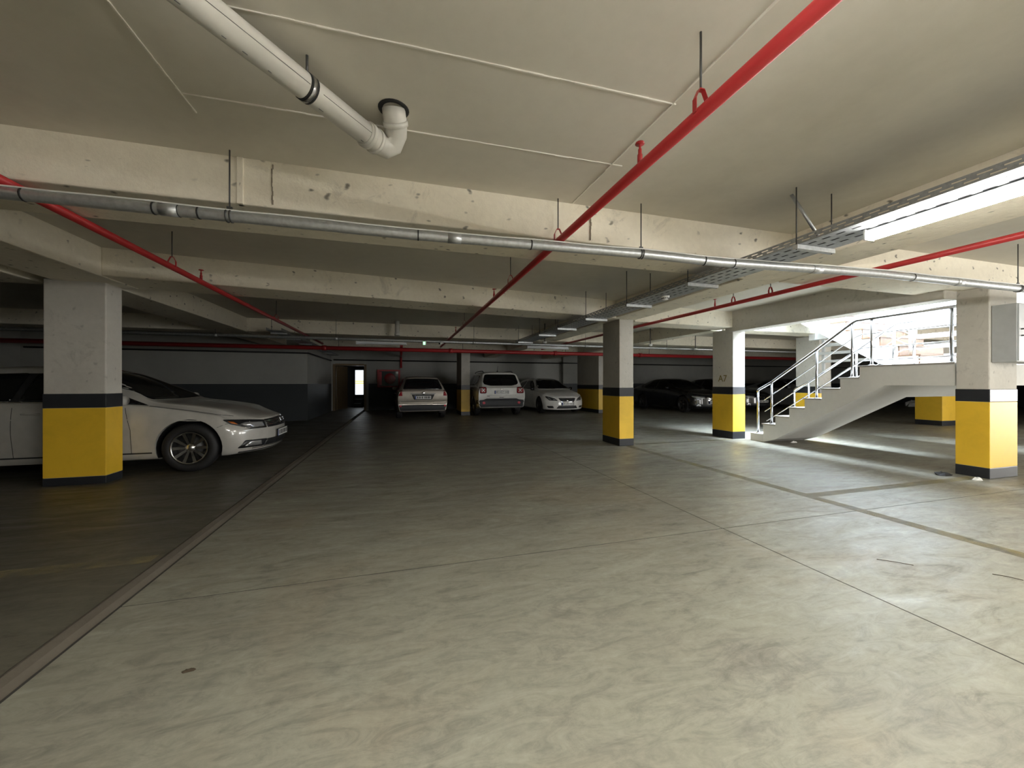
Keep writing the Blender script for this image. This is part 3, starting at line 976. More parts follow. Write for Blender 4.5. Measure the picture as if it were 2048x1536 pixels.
def pchip(pts):
    xs = [p[0] for p in pts]
    ys_ = [p[1] for p in pts]
    n = len(xs)
    h = [xs[i + 1] - xs[i] for i in range(n - 1)]
    d = [(ys_[i + 1] - ys_[i]) / h[i] for i in range(n - 1)]
    m = [0.0] * n
    m[0], m[-1] = d[0], d[-1]
    for i in range(1, n - 1):
        if d[i - 1] * d[i] > 0:
            w1, w2 = 2 * h[i] + h[i - 1], h[i] + 2 * h[i - 1]
            m[i] = (w1 + w2) / (w1 / d[i - 1] + w2 / d[i])

    def f(x):
        if x <= xs[0]:
            return ys_[0]
        if x >= xs[-1]:
            return ys_[-1]
        i = max(k for k in range(n - 1) if xs[k] <= x)
        t = (x - xs[i]) / h[i]
        return ((1 + 2 * t) * (1 - t) ** 2 * ys_[i] + t * (1 - t) ** 2 * h[i] * m[i]
                + t * t * (3 - 2 * t) * ys_[i + 1] + t * t * (t - 1) * h[i] * m[i + 1])
    return f


def smooth01(t):
    t = max(0.0, min(1.0, t))
    return t * t * (3 - 2 * t)


def crom(pts, sub):
    """Catmull-Rom through 2D points"""
    out = []
    n = len(pts)
    for i in range(n - 1):
        p0, p1, p2, p3 = pts[max(i - 1, 0)], pts[i], pts[i + 1], pts[min(i + 2, n - 1)]
        for k in range(sub):
            t = k / sub
            out.append(tuple(0.5 * ((2 * b) + (c - a) * t + (2 * a - 5 * b + 4 * c - d) * t * t + (3 * b - a - 3 * c + d) * t ** 3)
                             for a, b, c, d in zip(p0, p1, p2, p3)))
    out.append(pts[-1])
    return out


class CarShape:
    """body shell in car space: x forward, y left, z up; s = distance behind the nose"""

    def __init__(self, S):
        self.S = S
        self.L = S['L']
        top, belt, hw, bot = (pchip(S[k]) for k in ('top', 'belt', 'hw', 'bot'))
        rwf = pchip(S['rw'])
        fx, rx = pchip(S['fx']), pchip(S['rx'])
        L = self.L
        NSt = 56
        ss = [L * k / NSt for k in range(NSt + 1)]
        SUB, NC = 3, 10
        rows = []
        for s in ss:
            t, b, h, u = top(s), belt(s), hw(s), bot(s)
            g = smooth01((t - b - 0.07) / 0.30)
            r = h * 0.80 * (1 - g) + rwf(s) * g
            zr = t - (0.018 * (1 - g) + 0.075 * g)
            b2 = min(b, t - 0.02)
            mid = u + (b2 - u) * 0.52
            pts = [(0.0, u), (h * 0.80, u), (h * 0.945, u + 0.035), (h * 0.975, u + (b2 - u) * 0.25), (h, mid),
                   (h * 0.992, b2 - (b2 - u) * 0.22), (h * (0.965 - 0.015 * (1 - g)), b2 - 0.015), (h * (0.935 - 0.03 * (1 - g)), b2 + 0.008)]
            y7, z7 = pts[-1]
            for q in (0.35, 0.7):
                pts.append((y7 + (r - y7) * q + 0.012 * g, z7 + (zr - z7) * q))
            pts += [(r, zr), (r * 0.86, t - (0.008 * (1 - g) + 0.03 * g)), (r * 0.5, t - 0.006), (0.0, t)]
            rows.append(crom(pts, SUB))
        NJ = len(rows[0])
        V, Fc = [], []
        idx = {}

        def P(s, y, z):
            x = L / 2 - s
            h = max(hw(s), 0.1)
            wf = max(0.0, 1 - s / 0.55)
            wr = max(0.0, 1 - (L - s) / 0.5)
            q = min(1.0, abs(y) / h)
            x -= wf * (fx(z) + S.get('bowf', 0.26) * q ** 2.6)
            x += wr * (rx(z) + S.get('bowr', 0.16) * q ** 3.0)
            return (x, y, z)

        def vid(key, s, y, z):
            if key not in idx:
                idx[key] = len(V)
                V.append(P(s, y, z))
            return idx[key]
        for i, s in enumerate(ss):
            for j, (y, z) in enumerate(rows[i]):
                for sg in (1, -1):
                    if j in (0, NJ - 1):
                        vid((i, j, 0), s, 0, z)
                    else:
                        vid((i, j, sg), s, sg * max(y, 0.002), z)

        def K(i, j, sg):
            return idx[(i, j, 0 if j in (0, NJ - 1) else sg)]
        for i in range(NSt):
            for j in range(NJ - 1):
                for sg in (1, -1):
                    q = [K(i, j, sg), K(i, j + 1, sg), K(i + 1, j + 1, sg), K(i + 1, j, sg)]
                    Fc.append(tuple(q if sg > 0 else q[::-1]))
        for i, flip in ((0, False), (NSt, True)):
            s = ss[i]

            def row(j):
                if j in (0, NJ - 1):
                    return [K(i, j, 0)] * (NC + 1)
                y, z = rows[i][j]
                y = max(y, 0.002)
                return [K(i, j, 1)] + [vid((i, j, 'c%d' % c), s, y * (1 - 2 * c / NC), z) for c in range(1, NC)] + [K(i, j, -1)]
            prev = row(0)
            for j in range(1, NJ):
                cur = row(j)
                for c in range(NC):
                    q = []
                    for a in (prev[c], prev[c + 1], cur[c + 1], cur[c]):
                        if a not in q:
                            q.append(a)
                    if len(q) > 2:
                        Fc.append(tuple(q if not flip else q[::-1]))
                prev = cur
        self.V, self.F = V, Fc
        self.bvh = BVHTree.FromPolygons([Vector(v) for v in V], Fc)

    def hit(self, view, a, b):
        """view side: (s,z) seen from +y (left) or -y (right); front/rear: (y,z); top: (s,y)"""
        L = self.L
        if view in ('left', 'right'):
            sg = 1 if view == 'left' else -1
            o, d = Vector((L / 2 - a, 3 * sg, b)), Vector((0, -sg, 0))
        elif view == 'front':
            o, d = Vector((L, a, b)), Vector((-1, 0, 0))
        elif view == 'rear':
            o, d = Vector((-L, a, b)), Vector((1, 0, 0))
        else:
            o, d = Vector((L / 2 - a, b, 4)), Vector((0, 0, -1))
        p, n, _, _ = self.bvh.ray_cast(o, d)
        if p is None:
            p, n, _, _ = self.bvh.find_nearest(o + d * 3)
        if n.dot(d) > 0:
            n = -n
        return p, n

    def patch(self, view, poly, lift=0.004, step=0.045, rounded=0):
        """a skin piece following the body surface, cut to an outline, with a turned-down edge"""
        if rounded:
            q = []
            n = len(poly)
            for i in range(n):
                a, b, c = Vector(poly[i - 1]), Vector(poly[i]), Vector(poly[(i + 1) % n])
                r = min(rounded, (a - b).length * 0.45, (c - b).length * 0.45)
                p, e = b + (a - b).normalized() * r, b + (c - b).normalized() * r
                for k in range(4):
                    t = k / 3
                    q.append(tuple((1 - t) ** 2 * p + 2 * t * (1 - t) * b + t * t * e))
            poly = q
        out = []
        n = len(poly)
        for i in range(n):
            a, b = Vector(poly[i]), Vector(poly[(i + 1) % n])
            k = max(1, int((b - a).length / step))
            out += [a + (b - a) * (t / k) for t in range(k)]
        nb = len(out)
        xs, zs_ = [p.x for p in out], [p.y for p in out]

        def inside(p):
            c = False
            for i in range(nb):
                a, b = out[i], out[(i + 1) % nb]
                if (a.y > p.y) != (b.y > p.y) and p.x < (b.x - a.x) * (p.y - a.y) / (b.y - a.y) + a.x:
                    c = not c
            return c
        pts = list(out)
        nx, nz = int((max(xs) - min(xs)) / step) + 1, int((max(zs_) - min(zs_)) / step) + 1
        for i in range(nx + 1):
            for j in range(nz + 1):
                p = Vector((min(xs) + (i + 0.5 * (j % 2)) * step, min(zs_) + (j + 0.31) * step))
                if inside(p) and min((p - q).length for q in out) > step * 0.35:
                    pts.append(p)
        vo, _, fo, orig, _, _ = delaunay_2d_cdt(pts, [], [list(range(nb))], 1, 1e-5)
        vs = []
        nr = []
        for p in vo:
            h, nn = self.hit(view, p.x, p.y)
            vs.append(h + nn * lift)
            nr.append(nn)
        m = MB()
        fs = [tuple(f) for f in fo]
        # boundary edges get a skirt
        cnt = {}
        for f in fs:
            for i in range(len(f)):
                e = (f[i], f[(i + 1) % len(f)])
                cnt[tuple(sorted(e))] = cnt.get(tuple(sorted(e)), []) + [e]
        base_n = len(vs)
        low = {}
        sk = []
        for k, es in cnt.items():
            if len(es) == 1:
                a, b = es[0]
                for q in (a, b):
                    if q not in low:
                        low[q] = len(vs)
                        vs.append(vs[q] - nr[q] * (lift + 0.004))
                sk.append((b, a, low[a], low[b]))
        m.add(vs, fs + sk, True)
        return m

    def line(self, view, pts, width=0.006, lift=0.0015, step=0.05):
        """narrow strip along a polyline (panel gaps, mouldings)"""
        P2 = []
        for a, b in zip(pts, pts[1:]):
            a, b = Vector(a), Vector(b)
            k = max(1, int((b - a).length / step))
            P2 += [a + (b - a) * (t / k) for t in range(k)]
        P2.append(Vector(pts[-1]))
        vs = []
        for i, p in enumerate(P2):
            d = (P2[min(i + 1, len(P2) - 1)] - P2[max(i - 1, 0)]).normalized()
            nrm = Vector((-d.y, d.x)) * width / 2
            for sg in (1, -1):
                h, nn = self.hit(view, p.x + nrm.x * sg, p.y + nrm.y * sg)
                vs.append(h + nn * lift)
        fs = [(2 * i, 2 * i + 1, 2 * i + 3, 2 * i + 2) for i in range(len(P2) - 1)]
        return MB().add(vs, fs, True)


def wheel(parent, x, y, r, width, spokes, twin, rim_mat='alloy', rim_r=None, detail=True):
    """tyre with rim; outer face towards sign(y)"""
    sg = 1 if y > 0 else -1
    rr = rim_r or r * 0.70
    w2 = width / 2
    prof = [(rr, -w2 * 0.85), (rr + 0.02, -w2), (r - 0.045, -w2), (r - 0.012, -w2 * 0.82), (r, -w2 * 0.5), (r, w2 * 0.5), (r - 0.012, w2 * 0.82),
            (r - 0.045, w2), (rr + 0.018, w2 * 0.98), (rr, w2 * 0.85), (rr, -w2 * 0.85)]
    t = MB().lathe([(a, b * sg) for a, b in prof], (x, y, r), (0, 1, 0), 40).build('wheel', 'rubber', parent)
    c = (x, y, r)
    MB().lathe([(a, b * sg) for a, b in [(rr - 0.002, w2 * 0.93), (rr - 0.016, w2 * 0.96), (rr - 0.022, w2 * 0.80), (rr - 0.03, 0.0), (rr - 0.03, -w2 * 0.7)]], c, (0, 1, 0), 40).build('rim', rim_mat, t)
    MB().lathe([(a, b * sg) for a, b in [(0.0, w2 * 0.18), (rr * 0.62, w2 * 0.18), (rr * 0.62, 0.0), (rr - 0.03, -w2 * 0.3)]], c, (0, 1, 0), 32).build('brake_disc', 'darkmetal', t)
    MB().lathe([(a, b * sg) for a, b in [(0.0, w2 * 0.78), (0.030, w2 * 0.77), (0.036, w2 * 0.70), (0.062, w2 * 0.64), (0.066, w2 * 0.40)]], c, (0, 1, 0), 20).build('hub_cap', rim_mat, t)
    for k in range(spokes):
        a = 2 * PI * k / spokes + 0.3
        for da in ((-0.10, 0.10) if twin else (0.0,)):
            m = Matrix.Translation(c) @ Matrix.Rotation(a, 4, 'Y')
            s_ = MB()
            vs = []
            for rad, hw_, yo in ((0.05, 0.013, w2 * 0.66), (rr * 0.55, 0.017, w2 * 0.74), (rr - 0.012, 0.021, w2 * 0.90)):
                off = da * rad
                for dx in (-hw_, hw_):
                    for dy in (0.0, -0.028):
                        vs.append(m @ Vector((off + dx, sg * (yo + dy), rad)))
            fs = []
            for i in (0, 4):
                fs += [(i, i + 2, i + 6, i + 4), (i + 1, i + 5, i + 7, i + 3), (i, i + 4, i + 5, i + 1), (i + 2, i + 3, i + 7, i + 6)]
            fs += [(0, 1, 3, 2), (8, 10, 11, 9)]
            s_.add(vs, fs)
            s_.build('spoke', rim_mat, t)
    return t


def plate_part(root, center, w, h, rot, text, blurred):
    """number plate: white board with blue end, black figures"""
    mt = Matrix.Translation(center) @ rot        # local: x right, y normal out (towards viewer = -y), z up
    b = MB().obox(mt, w, 0.012, h).build('number_plate', 'plate', root)
    MB().obox(mt @ Matrix.Translation((-w / 2 + 0.02, -0.0065, 0)), 0.04, 0.002, h).build('blue_end', 'plateblue', b)
    fr = MB()
    for a, c, e, g in ((0, h / 2, w + 0.016, 0.010), (0, -h / 2, w + 0.016, 0.010), (w / 2, 0, 0.010, h), (-w / 2, 0, 0.010, h)):
        fr.obox(mt @ Matrix.Translation((a, -0.003, c)), e, 0.014, g)
    fr.build('plate_frame', 'trimblack', b)
    if text:
        text_part('plate_figures', text, h * 0.86, 'ink', b, mt @ Matrix.Translation((0.018, -0.0068, 0)) @ Matrix.Rotation(PI / 2, 4, 'X'), 0.0006)
    else:
        rnd = random.Random(blurred)
        x = -w / 2 + 0.07
        while x < w / 2 - 0.05:
            ww = rnd.uniform(0.022, 0.040)
            MB().obox(mt @ Matrix.Translation((x + ww / 2, -0.0066, 0)), ww, 0.0012, h * 0.62).build('plate_figures', 'cladding', b)
            x += ww + rnd.uniform(0.012, 0.04)
    return b


def make_car(name, S, loc, heading, label, sides=('left', 'right')):
    """heading: world direction the nose points to (radians from +X)"""
    root = empty(name, loc, heading)
    cs = CarShape(S)
    L = cs.L
    paint = S['paint']
    # shell, wheel arches cut out
    me = bpy.data.meshes.new('body')
    me.from_pydata(cs.V, [], cs.F)
    for p in me.polygons:
        p.use_smooth = True
    me.materials.append(M[paint])
    bm = bmesh.new()
    bm.from_mesh(me)
    bmesh.ops.recalc_face_normals(bm, faces=bm.faces)
    bm.to_mesh(me)
    bm.free()
    body = bpy.data.objects.new('body', me)
    COL.objects.link(body)
    r, tw = S['wheel_r'], S['track']
    arch = S.get('arch', r + 0.045)
    axles = [L / 2 - S['front_axle'], L / 2 - S['front_axle'] - S['wheelbase']]
    cut = MB()
    for ax in axles:
        for sg in (1, -1):
            cut.lathe([(0.0, -0.16), (arch, -0.16), (arch, 0.30), (0.0, 0.30)], (ax, sg * (tw / 2 + 0.02), r + 0.008), (0, sg, 0), 36)
    co = cut.build('cut', 'rubber')
    md = body.modifiers.new('arches', 'BOOLEAN')
    md.operation = 'DIFFERENCE'
    md.solver = 'EXACT'
    md.object = co
    dg = bpy.context.evaluated_depsgraph_get()
    me2 = bpy.data.meshes.new_from_object(body.evaluated_get(dg))
    body.modifiers.clear()
    body.data = me2
    me2.name = 'body'
    if len(me2.materials) > 1:
        for p in me2.polygons:
            p.material_index = 0
        while len(me2.materials) > 1:
            me2.materials.pop()
    bpy.data.objects.remove(co)
    body.parent = root
    try:
        me2.set_sharp_from_angle(angle=math.radians(38))
    except Exception:
        pass
    for ax in axles:
        for sg in (1, -1):
            ln = MB()
            ra, n_a = arch - 0.004, 20
            yi, yo = sg * (tw / 2 + 0.02 - 0.158), sg * (tw / 2 + 0.02 + 0.055)
            arc = [(ax + ra * math.cos(-0.35 + (PI + 0.7) * k / n_a), r + 0.008 + ra * math.sin(-0.35 + (PI + 0.7) * k / n_a)) for k in range(n_a + 1)]
            ln.add([(a, yi, z) for a, z in arc] + [(a, yo, z) for a, z in arc], [(k, k + 1, n_a + 2 + k, n_a + 1 + k) for k in range(n_a)] + [tuple(range(n_a + 1))], True)
            ln.build('wheel_arch_liner', 'rubber', root, fix=False)
            wheel(root, ax, sg * tw / 2, r, S.get('tyre_w', 0.20), S['spokes'], S.get('twin', False), S.get('rim', 'alloy'), S.get('rim_r'))
    # glazing, lamps, grilles, mouldings
    for nm, view, poly, mat, kw in S['skins']:
        views = ('left', 'right') if view == 'side' else (view,)
        for vw in views:
            cs.patch(vw, poly, **kw).build(nm, mat, root, fix=False)
    for nm, view, poly, mat, kw in S.get('mirrored', []):
        for sg in (1, -1):
            q = [(a * sg, b) for a, b in poly]
            cs.patch(view, q if sg > 0 else q[::-1], **kw).build(nm, mat, root, fix=False)
    for nm, view, pts, mat, kw in S['lines']:
        views = ('left', 'right') if view == 'side' else (view,)
        for vw in views:
            cs.line(vw, pts, **kw).build(nm, mat, root, fix=False)
    # door mirrors
    ms, mz = S['mirror']
    for sg in (1, -1):
        p, n_ = cs.hit('left' if sg > 0 else 'right', ms, mz)
        m = MB()
        prof = [(0.0, -0.055), (0.045, -0.05), (0.072, -0.02), (0.078, 0.02), (0.066, 0.05), (0.0, 0.056)]
        m.lathe(prof, (0, 0, 0), (1, 0, 0), 14)
        m.v = [(p.x + 0.02 + a * 1.0, p.y + sg * (0.085 + b * 1.15), p.z + 0.05 + c * 0.9) for a, b, c in m.v]
        mo = m.build('door_mirror', S.get('mirror_mat', paint), root)
        MB().tube([(p.x + 0.03, p.y - sg * 0.01, p.z), (p.x + 0.03, p.y + sg * 0.09, p.z + 0.02)], 0.022, 8).build('mirror_arm', 'trimblack', mo)
    # door handles
    for s_, z_ in S['handles']:
        for vw in ('left', 'right'):
            p, n_ = cs.hit(vw, s_, z_)
            MB().tube([p + Vector((-0.09, 0, 0)) + n_ * 0.004, p + Vector((-0.06, 0, 0)) + n_ * 0.028, p + Vector((0.06, 0, 0)) + n_ * 0.028, p + Vector((0.09, 0, 0)) + n_ * 0.004], 0.011, 8).build('door_handle', S.get('handle_mat', paint), root)
    # number plates
    for which, z_, text, blur in S['plates']:
        p, n_ = cs.hit(which, 0.0, z_)
        rot = Matrix.Rotation(PI / 2 if which == 'front' else -PI / 2, 4, 'Z')
        plate_part(root, p + Vector((0.010 if which == 'front' else -0.010, 0, 0)), 0.52, 0.112, rot, text, blur)
    # round badges
    for which, z_, rad in S.get('badges', []):
        p, n_ = cs.hit(which, 0.0, z_)
        MB().lathe([(0.0, 0.008), (rad * 0.86, 0.008), (rad, 0.0)], p, n_, 20).build('badge', 'chrome', root)
    tag(root, label, 'car', 'parked cars')
    return root, cs


# ---- white saloon behind the wide column
saloon = dict(
    L=4.767, paint='carshaded', wheel_r=0.330, track=1.58, front_axle=0.885, wheelbase=2.791, spokes=10, rim_r=0.222, arch=0.385, tyre_w=0.215,
    top=[(0, .700), (0.10, .735), (0.30, .79), (0.62, .868), (1.0, .932), (1.25, .962), (1.36, .985), (1.55, 1.10), (1.85, 1.27), (2.15, 1.395), (2.45, 1.448), (2.9, 1.456), (3.4, 1.42), (3.9, 1.27), (4.3, 1.105), (4.55, 1.07), (4.767, 1.03)],
    belt=[(0, .60), (.20, .66), (.45, .735), (.9, .83), (1.35, .905), (1.8, .94), (3.0, .965), (4.2, .985), (4.767, .95)],
    hw=[(0, .80), (.15, .855), (.4, .895), (.9, .912), (2.5, .916), (3.8, .905), (4.4, .87), (4.767, .82)],
    rw=[(1.2, .66), (2.2, .565), (3.2, .56), (4.2, .62)],
    bot=[(0, .215), (.35, .19), (2.4, .185), (4.2, .20), (4.767, .30)],
    fx=[(.15, .13), (.24, .045), (.36, .0), (.50, .0), (.60, .022), (.70, .075), (.80, .14)], rx=[(.2, -.10), (.5, .0), (.95, -.03), (1.1, -.1)],
    bowf=0.30, mirror=(1.63, .940), handles=[(2.52, .83), (3.5, .85)], plates=[('front', .435, None, 3)], badges=[('front', .615, .065)],
    skins=[
        ('front_door_window', 'side', [(1.78, .962), (2.68, .985), (2.66, 1.345), (2.42, 1.352), (2.18, 1.275), (1.92, 1.12)], 'glass', dict(lift=.003, rounded=.04)),
        ('rear_door_window', 'side', [(2.76, .987), (3.55, 1.005), (3.72, 1.10), (3.40, 1.275), (3.1, 1.335), (2.74, 1.350)], 'glass', dict(lift=.003, rounded=.04)),
        ('quarter_window', 'side', [(1.37, .918), (1.70, .945), (1.70, 1.055)], 'glass', dict(lift=.004, step=.03)),
        ('pillar_trim', 'side', [(2.66, .98), (2.78, .985), (2.76, 1.345), (2.64, 1.345)], 'trimblack', dict(lift=.002)),
        ('windscreen', 'front', [(-.70, .995), (0, .985), (.70, .995), (.545, 1.385), (0, 1.425), (-.545, 1.385)], 'glass', dict(lift=.003, rounded=.05)),
        ('rear_window', 'rear', [(-.60, 1.13), (.60, 1.13), (.50, 1.37), (-.50, 1.37)], 'glass', dict(lift=.003, rounded=.05)),
        ('grille', 'front', [(-.44, .545), (.44, .545), (.46, .665), (0, .680), (-.46, .665)], 'trimblack', dict(lift=.004, rounded=.02)),
        ('lower_intake', 'front', [(-.50, .275), (.50, .275), (.46, .375), (-.46, .375)], 'trimblack', dict(lift=.004, rounded=.02)),
        ('bumper_lip', 'front', [(-.78, .225), (.78, .225), (.78, .237), (-.78, .237)], 'trimblack', dict(lift=.006)),
    ],
    mirrored=[
        ('headlamp', 'front', [(.46, .545), (.70, .550), (.845, .635), (.862, .705), (.66, .685), (.46, .665)], 'trimblack', dict(lift=.005, rounded=.015, step=.04)),
        ('headlamp_reflector', 'front', [(.50, .570), (.68, .575), (.78, .625), (.71, .650), (.50, .635)], 'lens', dict(lift=.010, step=.04)),
        ('daytime_lamp', 'front', [(.47, .558), (.71, .563), (.78, .592), (.70, .574), (.47, .568)], 'chrome', dict(lift=.011, step=.04)),
        ('turn_lamp', 'front', [(.795, .628), (.832, .645), (.842, .680), (.805, .665)], 'amber', dict(lift=.010, step=.04)),
        ('fog_lamp', 'front', [(.54, .300), (.76, .312), (.70, .375), (.56, .365)], 'lens', dict(lift=.008, rounded=.01, step=.04)),
        ('fog_surround', 'front', [(.50, .275), (.82, .290), (.76, .395), (.46, .380)], 'trimblack', dict(lift=.004, rounded=.02, step=.04)),
        ('tail_lamp', 'rear', [(.45, .80), (.80, .82), (.80, .95), (.45, .94)], 'redlens', dict(lift=.004, rounded=.02)),
    ],
    lines=[
        ('grille_bar', 'front', [(-.44, .585), (.44, .585)], 'chrome', dict(width=.010, lift=.008)),
        ('grille_bar', 'front', [(-.45, .612), (.45, .612)], 'chrome', dict(width=.010, lift=.008)),
        ('grille_bar', 'front', [(-.455, .640), (.455, .640)], 'chrome', dict(width=.010, lift=.008)),
        ('intake_trim', 'front', [(-.66, .268), (.66, .268)], 'chrome', dict(width=.008, lift=.009)),
        ('door_seam', 'side', [(1.52, .28), (1.52, .60), (1.60, .93)], 'trimblack', dict(width=.006)),
        ('door_seam', 'side', [(2.70, .28), (2.71, .96)], 'trimblack', dict(width=.006)),
        ('door_seam', 'side', [(3.62, .60), (3.70, .98)], 'trimblack', dict(width=.006)),
        ('bonnet_seam', 'side', [(.42, .745), (.9, .838), (1.35, .91)], 'trimblack', dict(width=.005)),
        ('bumper_seam', 'side', [(.56, .60), (.46, .645), (.33, .65)], 'trimblack', dict(width=.005)),
        ('sill_trim', 'side', [(1.30, .285), (3.25, .285)], 'trimblack', dict(width=.018)),
        ('shoulder_crease', 'side', [(.75, .70), (1.5, .735), (3.2, .775), (4.4, .80)], 'carshaded', dict(width=.010, lift=.004)),
        ('window_chrome', 'side', [(1.60, .950), (2.7, .973), (3.56, .994)], 'chrome', dict(width=.012, lift=.005)),
    ])
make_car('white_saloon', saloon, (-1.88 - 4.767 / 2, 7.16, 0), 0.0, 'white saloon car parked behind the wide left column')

# ---- beige estate seen from the rear
estate = dict(
    L=4.40, paint='carbeige', wheel_r=0.310, track=1.47, front_axle=0.86, wheelbase=2.615, spokes=7, rim_r=0.20, arch=0.36, tyre_w=0.195,
    top=[(0, .70), (.15, .76), (.6, .87), (1.0, .95), (1.2, 1.0), (1.6, 1.25), (1.95, 1.42), (2.4, 1.47), (3.2, 1.475), (3.85, 1.45), (4.06, 1.40), (4.20, 1.20), (4.30, 1.02), (4.40, .96)],
    belt=[(0, .62), (.5, .76), (1.2, .90), (2.4, .94), (3.6, .97), (4.40, .93)],
    hw=[(0, .76), (.3, .83), (1.0, .85), (3.4, .85), (4.1, .82), (4.40, .79)],
    rw=[(1.2, .62), (2.2, .56), (3.4, .55), (4.05, .54), (4.40, .66)],
    bot=[(0, .22), (.4, .20), (3.6, .21), (4.40, .30)],
    fx=[(.2, .08), (.45, 0), (.75, .10)], rx=[(.25, -.07), (.40, .02), (.58, .04), (.62, .0), (.95, -.05), (1.0, -.06)], bowr=-0.0 + 0.0,
    mirror=(1.62, .96), mirror_mat='carbeige', handles=[(2.45, .84), (3.35, .86)], plates=[('rear', .745, None, 5)], badges=[('rear', .885, .05)],
    skins=[
        ('rear_window', 'rear', [(-.64, 1.01), (.64, 1.01), (.52, 1.345), (.25, 1.365), (-.25, 1.365), (-.52, 1.345)], 'glass', dict(lift=.008, rounded=.05)),
        ('front_door_window', 'side', [(1.62, .975), (2.50, .985), (2.50, 1.38), (2.15, 1.37), (1.95, 1.24)], 'glass', dict(lift=.003, rounded=.03)),
        ('rear_door_window', 'side', [(2.58, .987), (3.38, 1.0), (3.40, 1.375), (2.58, 1.385)], 'glass', dict(lift=.003, rounded=.03)),
        ('rear_side_window', 'side', [(3.48, 1.0), (4.06, 1.02), (3.90, 1.33), (3.48, 1.37)], 'glass', dict(lift=.003, rounded=.03)),
        ('windscreen', 'front', [(-.66, 1.02), (.66, 1.02), (.53, 1.40), (-.53, 1.40)], 'glass', dict(lift=.003, rounded=.05)),
        ('plate_recess', 'rear', [(-.37, .845), (.37, .845), (.29, .675), (-.29, .675)], 'cladding', dict(lift=.003, rounded=.02)),
        ('bumper_cladding', 'rear', [(-.77, .31), (.77, .31), (.79, .50), (-.79, .50)], 'cladding', dict(lift=.006)),
        ('bumper_top', 'rear', [(-.80, .52), (.80, .52), (.80, .60), (-.80, .60)], 'carbeige', dict(lift=.020)),
    ],
    mirrored=[
        ('tail_lamp', 'rear', [(.655, .80), (.775, .80), (.76, .955), (.67, .98)], 'redlens', dict(lift=.006, rounded=.02, step=.04)),
        ('rear_reflector', 'rear', [(.68, .44), (.75, .44), (.75, .49), (.68, .49)], 'pinklens', dict(lift=.010, rounded=.02, step=.03)),
        ('headlamp', 'front', [(.42, .60), (.74, .62), (.76, .72), (.45, .68)], 'lens', dict(lift=.004, rounded=.02)),
    ],
    lines=[
        ('tailgate_seam', 'rear', [(-.70, .612), (.70, .612)], 'trimblack', dict(width=.010)),
        ('tailgate_handle', 'rear', [(-.40, .868), (.40, .868)], 'lens', dict(width=.030, lift=.010)),
        ('window_chrome', 'side', [(1.6, .965), (2.6, .977), (4.06, 1.01)], 'chrome', dict(width=.020, lift=.006)),
        ('door_seam', 'side', [(2.54, .3), (2.54, .97)], 'trimblack', dict(width=.006)),
        ('roof_spoiler', 'rear', [(-.52, 1.405), (.52, 1.405)], 'trimblack', dict(width=.012, lift=.012)),
    ])
make_car('beige_estate', estate, (0.66, 12.98 + 2.2, 0), PI / 2 + 0.03, 'beige silver estate car seen from behind beside the far column')

